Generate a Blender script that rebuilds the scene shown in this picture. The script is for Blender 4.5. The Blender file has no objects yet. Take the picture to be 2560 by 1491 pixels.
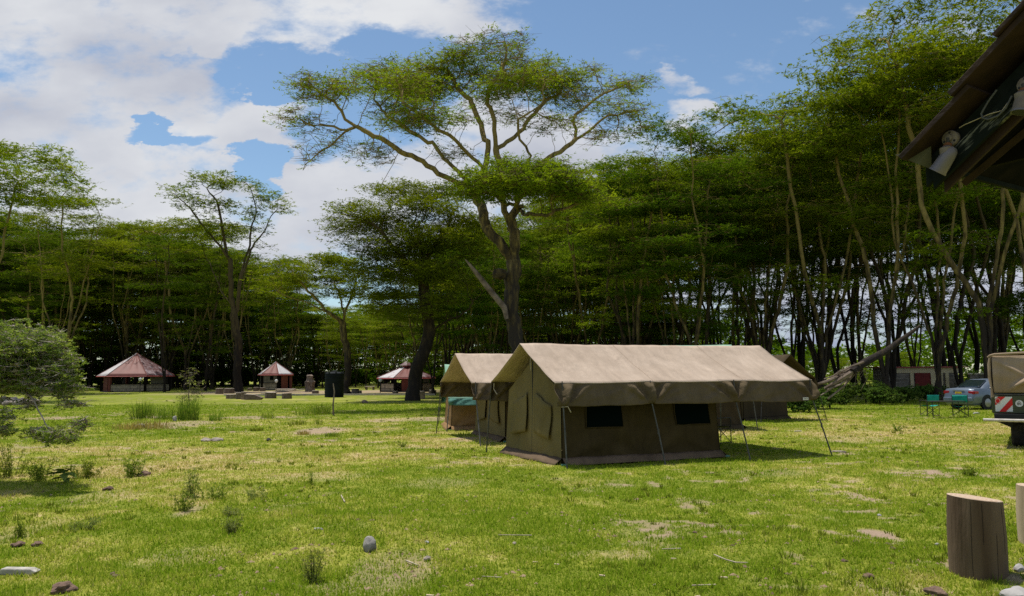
import bpy, bmesh, math, random
import numpy as np
from mathutils import Vector, Matrix
from mathutils import noise as mnoise
R = math.radians
random.seed(7)
scene = bpy.context.scene
COL = scene.collection

# ------------------------------------------------------------------ camera
F = 2009.0            # focal length in photo pixels (2560 wide)
EYE = Vector((0, 0, 1.7))
PITCH = math.atan(194.5 / F)
ROLL = 0.006
_f = Vector((0, math.cos(PITCH), math.sin(PITCH)))
_u0 = Vector((0, -math.sin(PITCH), math.cos(PITCH)))
_r0 = Vector((1, 0, 0))
_r = _r0 * math.cos(ROLL) - _u0 * math.sin(ROLL)
_u = _u0 * math.cos(ROLL) + _r0 * math.sin(ROLL)
cam_data = bpy.data.cameras.new("camera")
cam = bpy.data.objects.new("camera", cam_data)
COL.objects.link(cam)
cam.matrix_world = Matrix(((_r.x, _u.x, -_f.x, EYE.x), (_r.y, _u.y, -_f.y, EYE.y), (_r.z, _u.z, -_f.z, EYE.z), (0, 0, 0, 1)))
cam_data.sensor_width = 36.0
cam_data.lens = F / 2560 * 36.0
cam_data.clip_start = 0.05
cam_data.clip_end = 6000
scene.camera = cam

def ray(px, py):
    return _f * F + _r * (px - 1280) + _u * (745.5 - py)
def at(px, py, Y):
    d = ray(px, py)
    return EYE + d * (Y / d.y)
def ground(px, py, z=0.0):
    d = ray(px, py)
    return EYE + d * ((z - EYE.z) / d.z)
def gx(px, Y):
    return at(px, 940, Y).x

# ------------------------------------------------------------------ light
SUN_EL, SHADOW_DIR = R(73), Vector((0.66, -0.75, 0)).normalized()
sun_vec = -(SHADOW_DIR * math.cos(SUN_EL)) + Vector((0, 0, math.sin(SUN_EL)))   # towards the sun
ld = bpy.data.lights.new("sun", 'SUN')
ld.energy = 5.0
ld.angle = R(0.55)
ld.color = (1.0, 0.95, 0.87)
sun = bpy.data.objects.new("sun", ld)
COL.objects.link(sun)
sun.rotation_euler = sun_vec.to_track_quat('Z', 'Y').to_euler()

world = bpy.data.worlds.new("World")
scene.world = world
world.use_nodes = True
wn, wl = world.node_tree.nodes, world.node_tree.links
wn.clear()
w_out = wn.new('ShaderNodeOutputWorld')
w_bg = wn.new('ShaderNodeBackground')
w_bg.inputs['Strength'].default_value = 0.108
wl.new(w_bg.outputs[0], w_out.inputs[0])
sky = wn.new('ShaderNodeTexSky')
sky.sky_type = 'NISHITA'
sky.sun_disc = False
sky.sun_elevation = SUN_EL
sky.sun_rotation = math.atan2(sun_vec.x, sun_vec.y)
sky.air_density = 1.0
sky.dust_density = 0.3
sky.ozone_density = 2.5

def wmath(op, a, b=None, c=None, clamp=False):
    n = wn.new('ShaderNodeMath'); n.operation = op; n.use_clamp = clamp
    for i, v in enumerate((a, b, c)):
        if v is None: continue
        if isinstance(v, (int, float)): n.inputs[i].default_value = v
        else: wl.new(v, n.inputs[i])
    return n.outputs[0]
tc = wn.new('ShaderNodeTexCoord')
sep = wn.new('ShaderNodeSeparateXYZ')
wl.new(tc.outputs['Generated'], sep.inputs[0])
X_, Y_, Z_ = sep.outputs
yy = wmath('MAXIMUM', Y_, 0.05)
A_ = wmath('DIVIDE', X_, yy)
B_ = wmath('DIVIDE', Z_, yy)
nz = wn.new('ShaderNodeTexNoise')
nz.inputs['Scale'].default_value = 5.5; nz.inputs['Detail'].default_value = 9; nz.inputs['Roughness'].default_value = 0.6
cmb = wn.new('ShaderNodeCombineXYZ')
wl.new(A_, cmb.inputs[0]); wl.new(wmath('MULTIPLY', B_, 1.9), cmb.inputs[1]); wl.new(wmath('LESS_THAN', Y_, 0.0), cmb.inputs[2])
wl.new(cmb.outputs[0], nz.inputs['Vector'])
nw = wn.new('ShaderNodeTexNoise'); nw.inputs['Scale'].default_value = 7.0; nw.inputs['Detail'].default_value = 6; nw.inputs['Roughness'].default_value = .6
wl.new(cmb.outputs[0], nw.inputs['Vector'])
nsep = wn.new('ShaderNodeSeparateXYZ'); wl.new(nw.outputs['Color'], nsep.inputs[0])
Aw = wmath('ADD', A_, wmath('MULTIPLY', wmath('SUBTRACT', nsep.outputs[0], .5), .22))
Bw = wmath('ADD', B_, wmath('MULTIPLY', wmath('SUBTRACT', nsep.outputs[1], .5), .16))
def blob(px, py, rx, ry, soft=1.0):      # direction-space ellipse of cloud cover
    d = ray(px * 1.0159, py * 1.0159)
    a0, b0 = d.x / d.y, d.z / d.y
    da = wmath('DIVIDE', wmath('SUBTRACT', Aw, a0), rx / F)
    db = wmath('DIVIDE', wmath('SUBTRACT', Bw, b0), ry / F)
    q = wmath('ADD', wmath('MULTIPLY', da, da), wmath('MULTIPLY', db, db))
    return wmath('MULTIPLY', wmath('SUBTRACT', 1.0, q, clamp=True), soft)
cover = None
for b in [(330, 10, 1130, 165, 1.9), (40, 300, 600, 400, 2.0), (560, 330, 200, 120, .9), (500, 560, 950, 230, 1.8), (665, 345, 85, 80, .9), (1300, 430, 520, 230, 1.2),
          (1668, 212, 95, 32, .55), (1735, 275, 120, 34, .6), (2050, 640, 900, 300, 1.2), (1290, -20, 90, 60, .5)]:
    v = blob(*b)
    cover = v if cover is None else wmath('MAXIMUM', cover, v)
for b in [(345, 315, 120, 42, 2.0), (660, 215, 110, 50, 1.6), (640, 390, 90, 60, 1.9), (820, 160, 90, 40, .6), (460, 330, 60, 40, .7)]:
    cover = wmath('SUBTRACT', cover, blob(*b))
back = wmath('LESS_THAN', Y_, 0.05)
cover = wmath('ADD', wmath('MULTIPLY', cover, wmath('SUBTRACT', 1.0, back)), wmath('MULTIPLY', back, 0.45))
cover = wmath('ADD', wmath('MINIMUM', cover, 0.85), wmath('MULTIPLY', wmath('SUBTRACT', nz.outputs[0], 0.5), 3.4))
mask = wn.new('ShaderNodeMapRange'); mask.interpolation_type = 'SMOOTHSTEP'
mask.inputs['From Min'].default_value = 0.16; mask.inputs['From Max'].default_value = 0.85
wl.new(cover, mask.inputs['Value'])
nz2 = wn.new('ShaderNodeTexNoise')
nz2.inputs['Scale'].default_value = 4.0; nz2.inputs['Detail'].default_value = 7; nz2.inputs['Roughness'].default_value = 0.5
mp = wn.new('ShaderNodeMapping'); mp.inputs['Location'].default_value = (3.1, 1.7, 0)
wl.new(cmb.outputs[0], mp.inputs[0]); wl.new(mp.outputs[0], nz2.inputs['Vector'])
cr = wn.new('ShaderNodeValToRGB')
cr.color_ramp.elements[0].position = 0.34; cr.color_ramp.elements[0].color = (4.6, 4.85, 5.6, 1)
cr.color_ramp.elements[1].position = 0.66; cr.color_ramp.elements[1].color = (7.1, 7.25, 7.5, 1)
wl.new(nz2.outputs[0], cr.inputs[0])
hz = wn.new('ShaderNodeMapRange'); hz.inputs['From Min'].default_value = .02; hz.inputs['From Max'].default_value = .16; wl.new(B_, hz.inputs['Value'])
low = wn.new('ShaderNodeMixRGB'); low.inputs[1].default_value = (3.0, 3.5, 4.9, 1); wl.new(hz.outputs[0], low.inputs[0]); wl.new(cr.outputs[0], low.inputs[2])
tint = wn.new('ShaderNodeMixRGB'); tint.blend_type = 'MULTIPLY'; tint.inputs[0].default_value = 1.0
tint.inputs[2].default_value = (1.08, 1.14, 1.12, 1)
wl.new(sky.outputs[0], tint.inputs[1])
mixw = wn.new('ShaderNodeMixRGB')
wl.new(mask.outputs[0], mixw.inputs[0]); wl.new(tint.outputs[0], mixw.inputs[1]); wl.new(low.outputs[0], mixw.inputs[2])
wl.new(mixw.outputs[0], w_bg.inputs['Color'])

scene.view_settings.view_transform = 'Standard'
scene.view_settings.look = 'None'
scene.view_settings.exposure = 0.0
scene.view_settings.gamma = 1.0
scene.render.engine = 'CYCLES'
cy = scene.cycles
cy.max_bounces = 5; cy.diffuse_bounces = 2; cy.glossy_bounces = 2; cy.transmission_bounces = 3; cy.transparent_max_bounces = 4
cy.use_denoising = False
cy.use_adaptive_sampling = False

# ------------------------------------------------------------------ helpers
def tag(o, label=None, cat=None, group=None, kind=None):
    if label: o['label'] = label
    if cat: o['category'] = cat
    if group: o['group'] = group
    if kind: o['kind'] = kind
    return o
def empty(name, loc=(0, 0, 0), rz=0.0, label=None, cat=None, group=None):
    o = bpy.data.objects.new(name, None)
    COL.objects.link(o)
    o.location = loc; o.rotation_euler = (0, 0, rz); o.empty_display_size = 0.3
    return tag(o, label, cat, group)
def raw_mesh(name, verts, faces, mat, parent=None, smooth=False, attrs=None):
    """verts Nx3 array, faces MxK array (all faces K-gons) or list"""
    me = bpy.data.meshes.new(name)
    v = np.asarray(verts, dtype=np.float32)
    if isinstance(faces, np.ndarray):
        k = faces.shape[1]; m = faces.shape[0]
        me.vertices.add(len(v)); me.vertices.foreach_set('co', v.ravel())
        me.loops.add(m * k); me.loops.foreach_set('vertex_index', faces.astype(np.int32).ravel())
        me.polygons.add(m)
        me.polygons.foreach_set('loop_start', np.arange(0, m * k, k, dtype=np.int32))
        me.update(calc_edges=True)
    else:
        me.from_pydata([tuple(p) for p in v], [], faces)
        me.update()
    if smooth: me.polygons.foreach_set('use_smooth', [True] * len(me.polygons))
    for an, arr in (attrs or {}).items():
        a = me.attributes.new(an, 'FLOAT', 'POINT'); a.data.foreach_set('value', np.asarray(arr, dtype=np.float32))
    if mat: me.materials.append(mat)
    o = bpy.data.objects.new(name, me)
    COL.objects.link(o)
    if parent: o.parent = parent
    return o

class MB:
    def __init__(s): s.v = []; s.f = []
    def add(s, vs, fs):
        n = len(s.v); s.v += [tuple(p) for p in vs]; s.f += [tuple(i + n for i in f) for f in fs]; return s
    def box(s, c, size, rot=None, taper=1.0):
        hx, hy, hz = [q / 2 for q in size]
        vs = []
        for z in (-1, 1):
            t = taper if z > 0 else 1
            for x, y in ((-1, -1), (1, -1), (1, 1), (-1, 1)):
                p = Vector((x * hx * t, y * hy * t, z * hz))
                if rot is not None: p = rot @ p
                vs.append(p + Vector(c))
        return s.add(vs, [(0, 3, 2, 1), (4, 5, 6, 7), (0, 1, 5, 4), (1, 2, 6, 5), (2, 3, 7, 6), (3, 0, 4, 7)])
    def tube(s, pts, r, n=8, caps=True):
        pts = [Vector(p) for p in pts]
        rs = r if isinstance(r, (list, tuple)) else [r] * len(pts)
        rings = []
        ref = None
        for i, p in enumerate(pts):
            t = (pts[min(i + 1, len(pts) - 1)] - pts[max(i - 1, 0)])
            if t.length < 1e-9: t = Vector((0, 0, 1))
            t.normalize()
            if ref is None:
                ref = Vector((1, 0, 0)) if abs(t.x) < .9 else Vector((0, 1, 0))
            a = (ref - t * ref.dot(t)).normalized(); ref = a
            b = t.cross(a)
            rings.append([p + (a * math.cos(2 * math.pi * k / n) + b * math.sin(2 * math.pi * k / n)) * rs[i] for k in range(n)])
        vs = [q for ring in rings for q in ring]
        fs = []
        for i in range(len(pts) - 1):
            for k in range(n):
                fs.append((i * n + k, i * n + (k + 1) % n, (i + 1) * n + (k + 1) % n, (i + 1) * n + k))
        if caps:
            fs.append(tuple(range(n))[::-1]); fs.append(tuple((len(pts) - 1) * n + k for k in range(n)))
        return s.add(vs, fs)
    def lathe(s, prof, c=(0, 0, 0), n=24, rot=None, wob=None):
        vs = []
        for (r, z) in prof:
            for k in range(n):
                a = 2 * math.pi * k / n
                rr = r * (wob(a, z) if wob else 1)
                p = Vector((rr * math.cos(a), rr * math.sin(a), z))
                if rot is not None: p = rot @ p
                vs.append(p + Vector(c))
        fs = []
        for i in range(len(prof) - 1):
            for k in range(n):
                fs.append((i * n + k, i * n + (k + 1) % n, (i + 1) * n + (k + 1) % n, (i + 1) * n + k))
        fs.append(tuple(range(n))[::-1]); fs.append(tuple((len(prof) - 1) * n + k for k in range(n)))
        return s.add(vs, fs)
    def quad(s, a, b, c, d): return s.add([a, b, c, d], [(0, 1, 2, 3)])
    def prism(s, poly, ext):
        n = len(poly); e = Vector(ext)
        vs = [Vector(p) for p in poly] + [Vector(p) + e for p in poly]
        fs = [tuple(range(n))[::-1], tuple(range(n, 2 * n))] + [(k, (k + 1) % n, n + (k + 1) % n, n + k) for k in range(n)]
        return s.add(vs, fs)
    def grid(s, fn, nu, nv):
        vs = [fn(i / nu, j / nv) for j in range(nv + 1) for i in range(nu + 1)]
        fs = [(j * (nu + 1) + i, j * (nu + 1) + i + 1, (j + 1) * (nu + 1) + i + 1, (j + 1) * (nu + 1) + i) for j in range(nv) for i in range(nu)]
        return s.add(vs, fs)
    def build(s, name, mat, parent=None, smooth=False, bevel=0, solid=0, origin=None, normals=True):
        me = bpy.data.meshes.new(name)
        me.from_pydata(s.v, [], s.f); me.update()
        if normals:
            bm = bmesh.new(); bm.from_mesh(me)
            bmesh.ops.recalc_face_normals(bm, faces=bm.faces)
            bm.to_mesh(me); bm.free()
        if mat: me.materials.append(mat)
        if smooth:
            me.polygons.foreach_set('use_smooth', [True] * len(me.polygons))
        o = bpy.data.objects.new(name, me)
        COL.objects.link(o)
        if parent: o.parent = parent
        if origin is not None:
            me.transform(Matrix.Translation(-Vector(origin))); o.location = origin
        if smooth and smooth != 'all':
            try: me.set_sharp_from_angle(angle=R(40))
            except Exception: pass
        if bevel:
            b = o.modifiers.new('bevel', 'BEVEL'); b.width = bevel; b.segments = 2; b.limit_method = 'ANGLE'
        if solid:
            m = o.modifiers.new('solidify', 'SOLIDIFY'); m.thickness = solid; m.offset = 0
        return o

def copy_tree(o, parent=None):
    c = o.copy(); COL.objects.link(c)
    if parent: c.parent = parent
    for ch in list(o.children): copy_tree(ch, c)
    return c

# ------------------------------------------------------------------ materials
def mnodes(name):
    m = bpy.data.materials.new(name); m.use_nodes = True
    return m, m.node_tree.nodes, m.node_tree.links, m.node_tree.nodes['Principled BSDF']
def M(name, c1, c2=None, scale=4.0, rough=0.8, bump=0.0, bscale=None, metal=0.0, spec=0.3, stretch=(1, 1, 1), detail=6, lo=.35, hi=.65, coat=0, bdist=0.02):
    m, n, l, p = mnodes(name)
    p.inputs['Roughness'].default_value = rough
    p.inputs['Metallic'].default_value = metal
    p.inputs['Specular IOR Level'].default_value = spec
    p.inputs['Coat Weight'].default_value = coat
    p.inputs['Base Color'].default_value = (*c1, 1)
    if c2 is None and not bump: return m
    t = n.new('ShaderNodeTexCoord'); mp = n.new('ShaderNodeMapping')
    mp.inputs['Scale'].default_value = stretch
    l.new(t.outputs['Object'], mp.inputs[0])
    if c2 is not None:
        x = n.new('ShaderNodeTexNoise'); x.inputs['Scale'].default_value = scale; x.inputs['Detail'].default_value = detail
        l.new(mp.outputs[0], x.inputs['Vector'])
        r = n.new('ShaderNodeValToRGB')
        r.color_ramp.elements[0].position = lo; r.color_ramp.elements[0].color = (*c1, 1)
        r.color_ramp.elements[1].position = hi; r.color_ramp.elements[1].color = (*c2, 1)
        l.new(x.outputs[0], r.inputs[0]); l.new(r.outputs[0], p.inputs['Base Color'])
    if bump:
        y = n.new('ShaderNodeTexNoise'); y.inputs['Scale'].default_value = bscale or scale * 4; y.inputs['Detail'].default_value = 5
        l.new(mp.outputs[0], y.inputs['Vector'])
        b = n.new('ShaderNodeBump'); b.inputs['Strength'].default_value = bump; b.inputs['Distance'].default_value = bdist
        l.new(y.outputs[0], b.inputs['Height']); l.new(b.outputs[0], p.inputs['Normal'])
    return m

def leaf_mat(name, c1, c2, c3, trans=0.4, scale=0.45):
    m = bpy.data.materials.new(name); m.use_nodes = True
    n, l = m.node_tree.nodes, m.node_tree.links
    n.clear()
    out = n.new('ShaderNodeOutputMaterial')
    t = n.new('ShaderNodeTexCoord'); x = n.new('ShaderNodeTexNoise')
    x.inputs['Scale'].default_value = scale; x.inputs['Detail'].default_value = 7; x.inputs['Roughness'].default_value = .7
    l.new(t.outputs['Object'], x.inputs['Vector'])
    r = n.new('ShaderNodeValToRGB')
    r.color_ramp.elements[0].position = .34; r.color_ramp.elements[0].color = (*c1, 1)
    r.color_ramp.elements[1].position = .66; r.color_ramp.elements[1].color = (*c3, 1)
    e = r.color_ramp.elements.new(.5); e.color = (*c2, 1)
    l.new(x.outputs[0], r.inputs[0])
    oi = n.new('ShaderNodeObjectInfo')
    hs = n.new('ShaderNodeHueSaturation')
    mr = n.new('ShaderNodeMapRange'); mr.inputs['To Min'].default_value = .487; mr.inputs['To Max'].default_value = .508
    l.new(oi.outputs['Random'], mr.inputs[0]); l.new(mr.outputs[0], hs.inputs['Hue'])
    mv = n.new('ShaderNodeMapRange'); mv.inputs['To Min'].default_value = .8; mv.inputs['To Max'].default_value = 1.2
    l.new(oi.outputs['Random'], mv.inputs[0]); l.new(mv.outputs[0], hs.inputs['Value'])
    l.new(r.outputs[0], hs.inputs['Color'])
    d = n.new('ShaderNodeBsdfDiffuse'); tr = n.new('ShaderNodeBsdfTranslucent')
    l.new(hs.outputs[0], d.inputs[0])
    g = n.new('ShaderNodeMixRGB'); g.blend_type = 'MULTIPLY'; g.inputs[0].default_value = 1; g.inputs[2].default_value = (1.25, 1.15, .5, 1)
    l.new(hs.outputs[0], g.inputs[1]); l.new(g.outputs[0], tr.inputs[0])
    mx = n.new('ShaderNodeMixShader'); mx.inputs[0].default_value = trans
    l.new(d.outputs[0], mx.inputs[1]); l.new(tr.outputs[0], mx.inputs[2]); l.new(mx.outputs[0], out.inputs[0])
    return m

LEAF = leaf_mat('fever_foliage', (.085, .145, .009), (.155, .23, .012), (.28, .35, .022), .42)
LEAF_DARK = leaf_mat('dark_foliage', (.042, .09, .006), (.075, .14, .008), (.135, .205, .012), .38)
LEAF_BUSH = leaf_mat('thorn_bush_foliage', (.10, .165, .03), (.17, .24, .05), (.30, .34, .12), .5, 5.0)
LEAF_SHRUB = leaf_mat('shrub_foliage', (.05, .10, .02), (.09, .16, .03), (.16, .23, .06), .35, 1.5)

def bark_mat(name, top, mid, low, hlow=1.5, hhigh=6.0):
    m, n, l, p = mnodes(name)
    p.inputs['Roughness'].default_value = .85; p.inputs['Specular IOR Level'].default_value = .2
    t = n.new('ShaderNodeTexCoord'); mp = n.new('ShaderNodeMapping'); mp.inputs['Scale'].default_value = (3, 3, .8)
    l.new(t.outputs['Object'], mp.inputs[0])
    x = n.new('ShaderNodeTexNoise'); x.inputs['Scale'].default_value = 1.6; x.inputs['Detail'].default_value = 6
    l.new(mp.outputs[0], x.inputs['Vector'])
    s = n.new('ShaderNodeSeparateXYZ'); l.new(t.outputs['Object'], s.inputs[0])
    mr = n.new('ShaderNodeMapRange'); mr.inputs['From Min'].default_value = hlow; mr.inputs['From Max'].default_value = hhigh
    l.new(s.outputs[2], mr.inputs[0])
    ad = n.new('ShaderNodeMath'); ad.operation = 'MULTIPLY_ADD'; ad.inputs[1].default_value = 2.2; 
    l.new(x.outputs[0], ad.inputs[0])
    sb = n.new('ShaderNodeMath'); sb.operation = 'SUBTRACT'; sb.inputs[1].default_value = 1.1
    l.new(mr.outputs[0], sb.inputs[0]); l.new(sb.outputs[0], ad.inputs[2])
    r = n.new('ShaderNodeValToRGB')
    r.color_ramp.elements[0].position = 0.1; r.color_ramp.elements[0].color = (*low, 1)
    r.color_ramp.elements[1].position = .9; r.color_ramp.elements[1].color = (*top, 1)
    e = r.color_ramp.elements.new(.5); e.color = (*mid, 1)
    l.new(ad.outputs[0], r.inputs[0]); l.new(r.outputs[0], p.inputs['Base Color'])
    b = n.new('ShaderNodeBump'); b.inputs['Strength'].default_value = .8; b.inputs['Distance'].default_value = .06
    y = n.new('ShaderNodeTexNoise'); y.inputs['Scale'].default_value = 4; y.inputs['Detail'].default_value = 6
    l.new(mp.outputs[0], y.inputs['Vector']); l.new(y.outputs[0], b.inputs['Height']); l.new(b.outputs[0], p.inputs['Normal'])
    return m
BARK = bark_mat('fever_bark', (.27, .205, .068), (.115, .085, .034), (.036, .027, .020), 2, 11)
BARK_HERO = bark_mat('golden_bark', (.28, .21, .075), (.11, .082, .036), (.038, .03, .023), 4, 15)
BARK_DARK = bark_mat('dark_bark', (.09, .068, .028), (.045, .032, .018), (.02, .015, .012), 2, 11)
DEADWOOD = M('dead_wood', (.11, .08, .06), (.26, .20, .155), 3, .9, .7, 14, stretch=(1, 1, 1))
# ------------------------------------------------------------------ noise arrays
def _hash(ix, iy, seed):
    h = (ix.astype(np.int64) * 374761393 + iy.astype(np.int64) * 668265263 + seed * 1442695041) & 0xffffffff
    h = ((h ^ (h >> 13)) * 1274126177) & 0xffffffff
    return ((h ^ (h >> 16)) & 0xffff) / 65535.0
def vnoise(x, y, seed=0):
    ix, iy = np.floor(x), np.floor(y); fx, fy = x - ix, y - iy
    fx = fx * fx * (3 - 2 * fx); fy = fy * fy * (3 - 2 * fy)
    a = _hash(ix, iy, seed); b = _hash(ix + 1, iy, seed); c = _hash(ix, iy + 1, seed); d = _hash(ix + 1, iy + 1, seed)
    return (a * (1 - fx) + b * fx) * (1 - fy) + (c * (1 - fx) + d * fx) * fy
def fbm(x, y, seed=0, oct=4, gain=.5):
    s = 0; a = 1; t = 0
    for i in range(oct):
        s = s + a * vnoise(x * 2 ** i + 17.3 * i, y * 2 ** i - 9.1 * i, seed + i); t += a; a *= gain
    return s / t
def gheight(x, y):
    x = np.asarray(x, dtype=float); y = np.asarray(y, dtype=float)
    near = np.clip(1 - np.abs(y) / 60, 0, 1)
    h = (fbm(x * .35, y * .35, 5, 3) - .5) * .16 * near + (fbm(x * 2.5, y * 2.5, 9, 3) - .5) * .045 * near
    # a low swell in the left foreground
    h = h + .10 * np.exp(-((x + 2.0) ** 2 / 3.0 + (y - 9.2) ** 2 / 1.4)) - .05 * np.exp(-((x + 4.2) ** 2 / 3.0 + (y - 8.0) ** 2 / 2))
    return h - 0.02
def gz(x, y): return float(gheight(x, y))
soil_spots = []          # filled: (x, y, rx, ry, strength)
def add_soil(px, py, rxp, ryp, s=1.0):
    p = ground(px, py); q = ground(px + rxp, py); r = ground(px, py - ryp); r2 = ground(px, py + ryp)
    soil_spots.append((p.x, (r.y + r2.y) / 2, max(.05, abs(q.x - p.x)), max(.05, abs(r.y - r2.y) / 2), s))
for sp in [(800, 1077, 70, 10, .9), (440, 1060, 95, 9, .7), (390, 1043, 60, 4, .9), (640, 1044, 110, 4, .7), (120, 1045, 90, 4, .6), (1090, 1046, 120, 5, .7), (960, 1050, 60, 4, .7),
           (2195, 1331, 42, 13, 1.25), (980, 1425, 120, 45, .55), (900, 1465, 160, 26, .4), (450, 1385, 130, 26, .3), (2230, 1478, 60, 20, .5), (1520, 1385, 120, 14, .35),
           (340, 1170, 60, 10, .3), (640, 1150, 90, 8, .3), (800, 1190, 140, 12, .3), (250, 1240, 90, 22, .35), (1480, 1200, 110, 14, .2), (1150, 1098, 50, 6, .6),
           (2120, 1095, 110, 10, .4), (1330, 1160, 40, 4, .3), (60, 1120, 100, 10, .35), (1950, 1180, 150, 10, .3), (1100, 1205, 120, 14, .25), (2300, 1180, 120, 12, .35), (1650, 1330, 160, 16, .25),
           (2170, 1450, 60, 16, .4), (2330, 1470, 70, 16, .4), (480, 1270, 26, 18, .6), (60, 1320, 60, 30, .3)]:
    add_soil(*sp)
def soil_at(x, y):
    s = np.zeros_like(x)
    for (cx, cy_, rx, ry, st) in soil_spots:
        q = ((x - cx) / rx) ** 2 + ((y - cy_) / ry) ** 2
        s = np.maximum(s, st * np.clip(1.35 - q, 0, 1))
    nse = fbm(x * 2.6, y * 2.6, 31, 4, .65); big = fbm(x * .22, y * .22, 40, 3)
    s = s * (.45 + 1.1 * nse)
    s = s + np.clip((nse - .585) * 6, 0, .8) * np.clip((big - .34) * 5, 0, 1)
    # trodden dirt strip round the huts
    far = np.clip(1 - ((y - 93) / 14) ** 2, 0, 1) * np.clip((18 - np.abs(x + 22)) / 6, 0, 1)
    s = s + far * (.6 + .6 * nse)
    return np.clip(s, 0, 1)
def dry_at(x, y):
    d = fbm(x * .16 + 3, y * .16, 51, 3); e = fbm(x * .9, y * .9, 57, 4, .6)
    near = np.clip((12 - y) / 5, 0, 1); lush = np.clip((y - 26) / 12, 0, 1)
    mid = np.exp(-((y - 18) / 8.0) ** 2)
    g4 = fbm(x * 4.3, y * 4.3, 63, 3, .6)
    v = .27 + (d - .5) * 1.5 + (e - .5) * 1.7 + (g4 - .5) * .8 + .18 * mid - .07 * near - .38 * lush
    return np.clip(v, 0, 1)

# ------------------------------------------------------------------ ground
def build_ground():
    ys = [-60, -40, -25, -14, -8, -4, -1, 1.5, 3.0, 4.0]
    y = 4.6
    while y < 3200:
        ys.append(y); y *= 1.0085 if y < 75 else (1.02 if y < 150 else 1.08)
    us = list(np.concatenate([np.linspace(-5, -.8, 24)[:-1], np.linspace(-.8, .8, 420), np.linspace(.8, 5, 24)[1:]]))
    Y, U = np.meshgrid(np.array(ys), np.array(us), indexing='ij')
    X = U * np.sqrt(Y * Y + 20)
    Zh = gheight(X, Y)
    v = np.stack([X, Y, Zh], -1).reshape(-1, 3)
    nr, nc = Y.shape
    idx = np.arange(nr * nc).reshape(nr, nc)
    f = np.stack([idx[:-1, :-1], idx[:-1, 1:], idx[1:, 1:], idx[1:, :-1]], -1).reshape(-1, 4)
    m, n, l, p = mnodes('lawn_ground')
    p.inputs['Roughness'].default_value = .95; p.inputs['Specular IOR Level'].default_value = .1
    a1 = n.new('ShaderNodeAttribute'); a1.attribute_name = 'dry'
    a2 = n.new('ShaderNodeAttribute'); a2.attribute_name = 'soil'
    t = n.new('ShaderNodeTexCoord')
    def noise(sc, det=6, ro=.6):
        x = n.new('ShaderNodeTexNoise'); x.inputs['Scale'].default_value = sc; x.inputs['Detail'].default_value = det; x.inputs['Roughness'].default_value = ro
        l.new(t.outputs['Object'], x.inputs['Vector']); return x.outputs[0]
    def math_(op, a, b, clamp=False):
        q = n.new('ShaderNodeMath'); q.operation = op; q.use_clamp = clamp
        for i, z in enumerate((a, b)):
            if isinstance(z, (int, float)): q.inputs[i].default_value = z
            else: l.new(z, q.inputs[i])
        return q.outputs[0]
    fine = noise(9, 8, .75); med = noise(1.7, 6)
    dryf = math_('ADD', a1.outputs['Fac'], math_('MULTIPLY', math_('SUBTRACT', fine, .5), 2.4), True)
    c1 = n.new('ShaderNodeValToRGB')
    c1.color_ramp.elements[0].color = (.165, .20, .02, 1); c1.color_ramp.elements[1].color = (.50, .38, .19, 1)
    e = c1.color_ramp.elements.new(.45); e.color = (.30, .31, .045, 1)
    l.new(dryf, c1.inputs[0])
    c2 = n.new('ShaderNodeValToRGB')
    c2.color_ramp.elements[0].color = (.20, .13, .085, 1); c2.color_ramp.elements[1].color = (.50, .38, .27, 1)
    l.new(fine, c2.inputs[0])
    mx = n.new('ShaderNodeMixRGB'); l.new(a2.outputs['Fac'], mx.inputs[0]); l.new(c1.outputs[0], mx.inputs[1]); l.new(c2.outputs[0], mx.inputs[2])
    l.new(mx.outputs[0], p.inputs['Base Color'])
    b = n.new('ShaderNodeBump'); b.inputs['Strength'].default_value = .7; b.inputs['Distance'].default_value = .05
    l.new(math_('ADD', fine, noise(30, 4)), b.inputs['Height']); l.new(b.outputs[0], p.inputs['Normal'])
    o = raw_mesh('ground', v, f, m, smooth=True, attrs={'dry': dry_at(v[:, 0], v[:, 1]), 'soil': soil_at(v[:, 0], v[:, 1])})
    tag(o, kind='structure')
build_ground()

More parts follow.
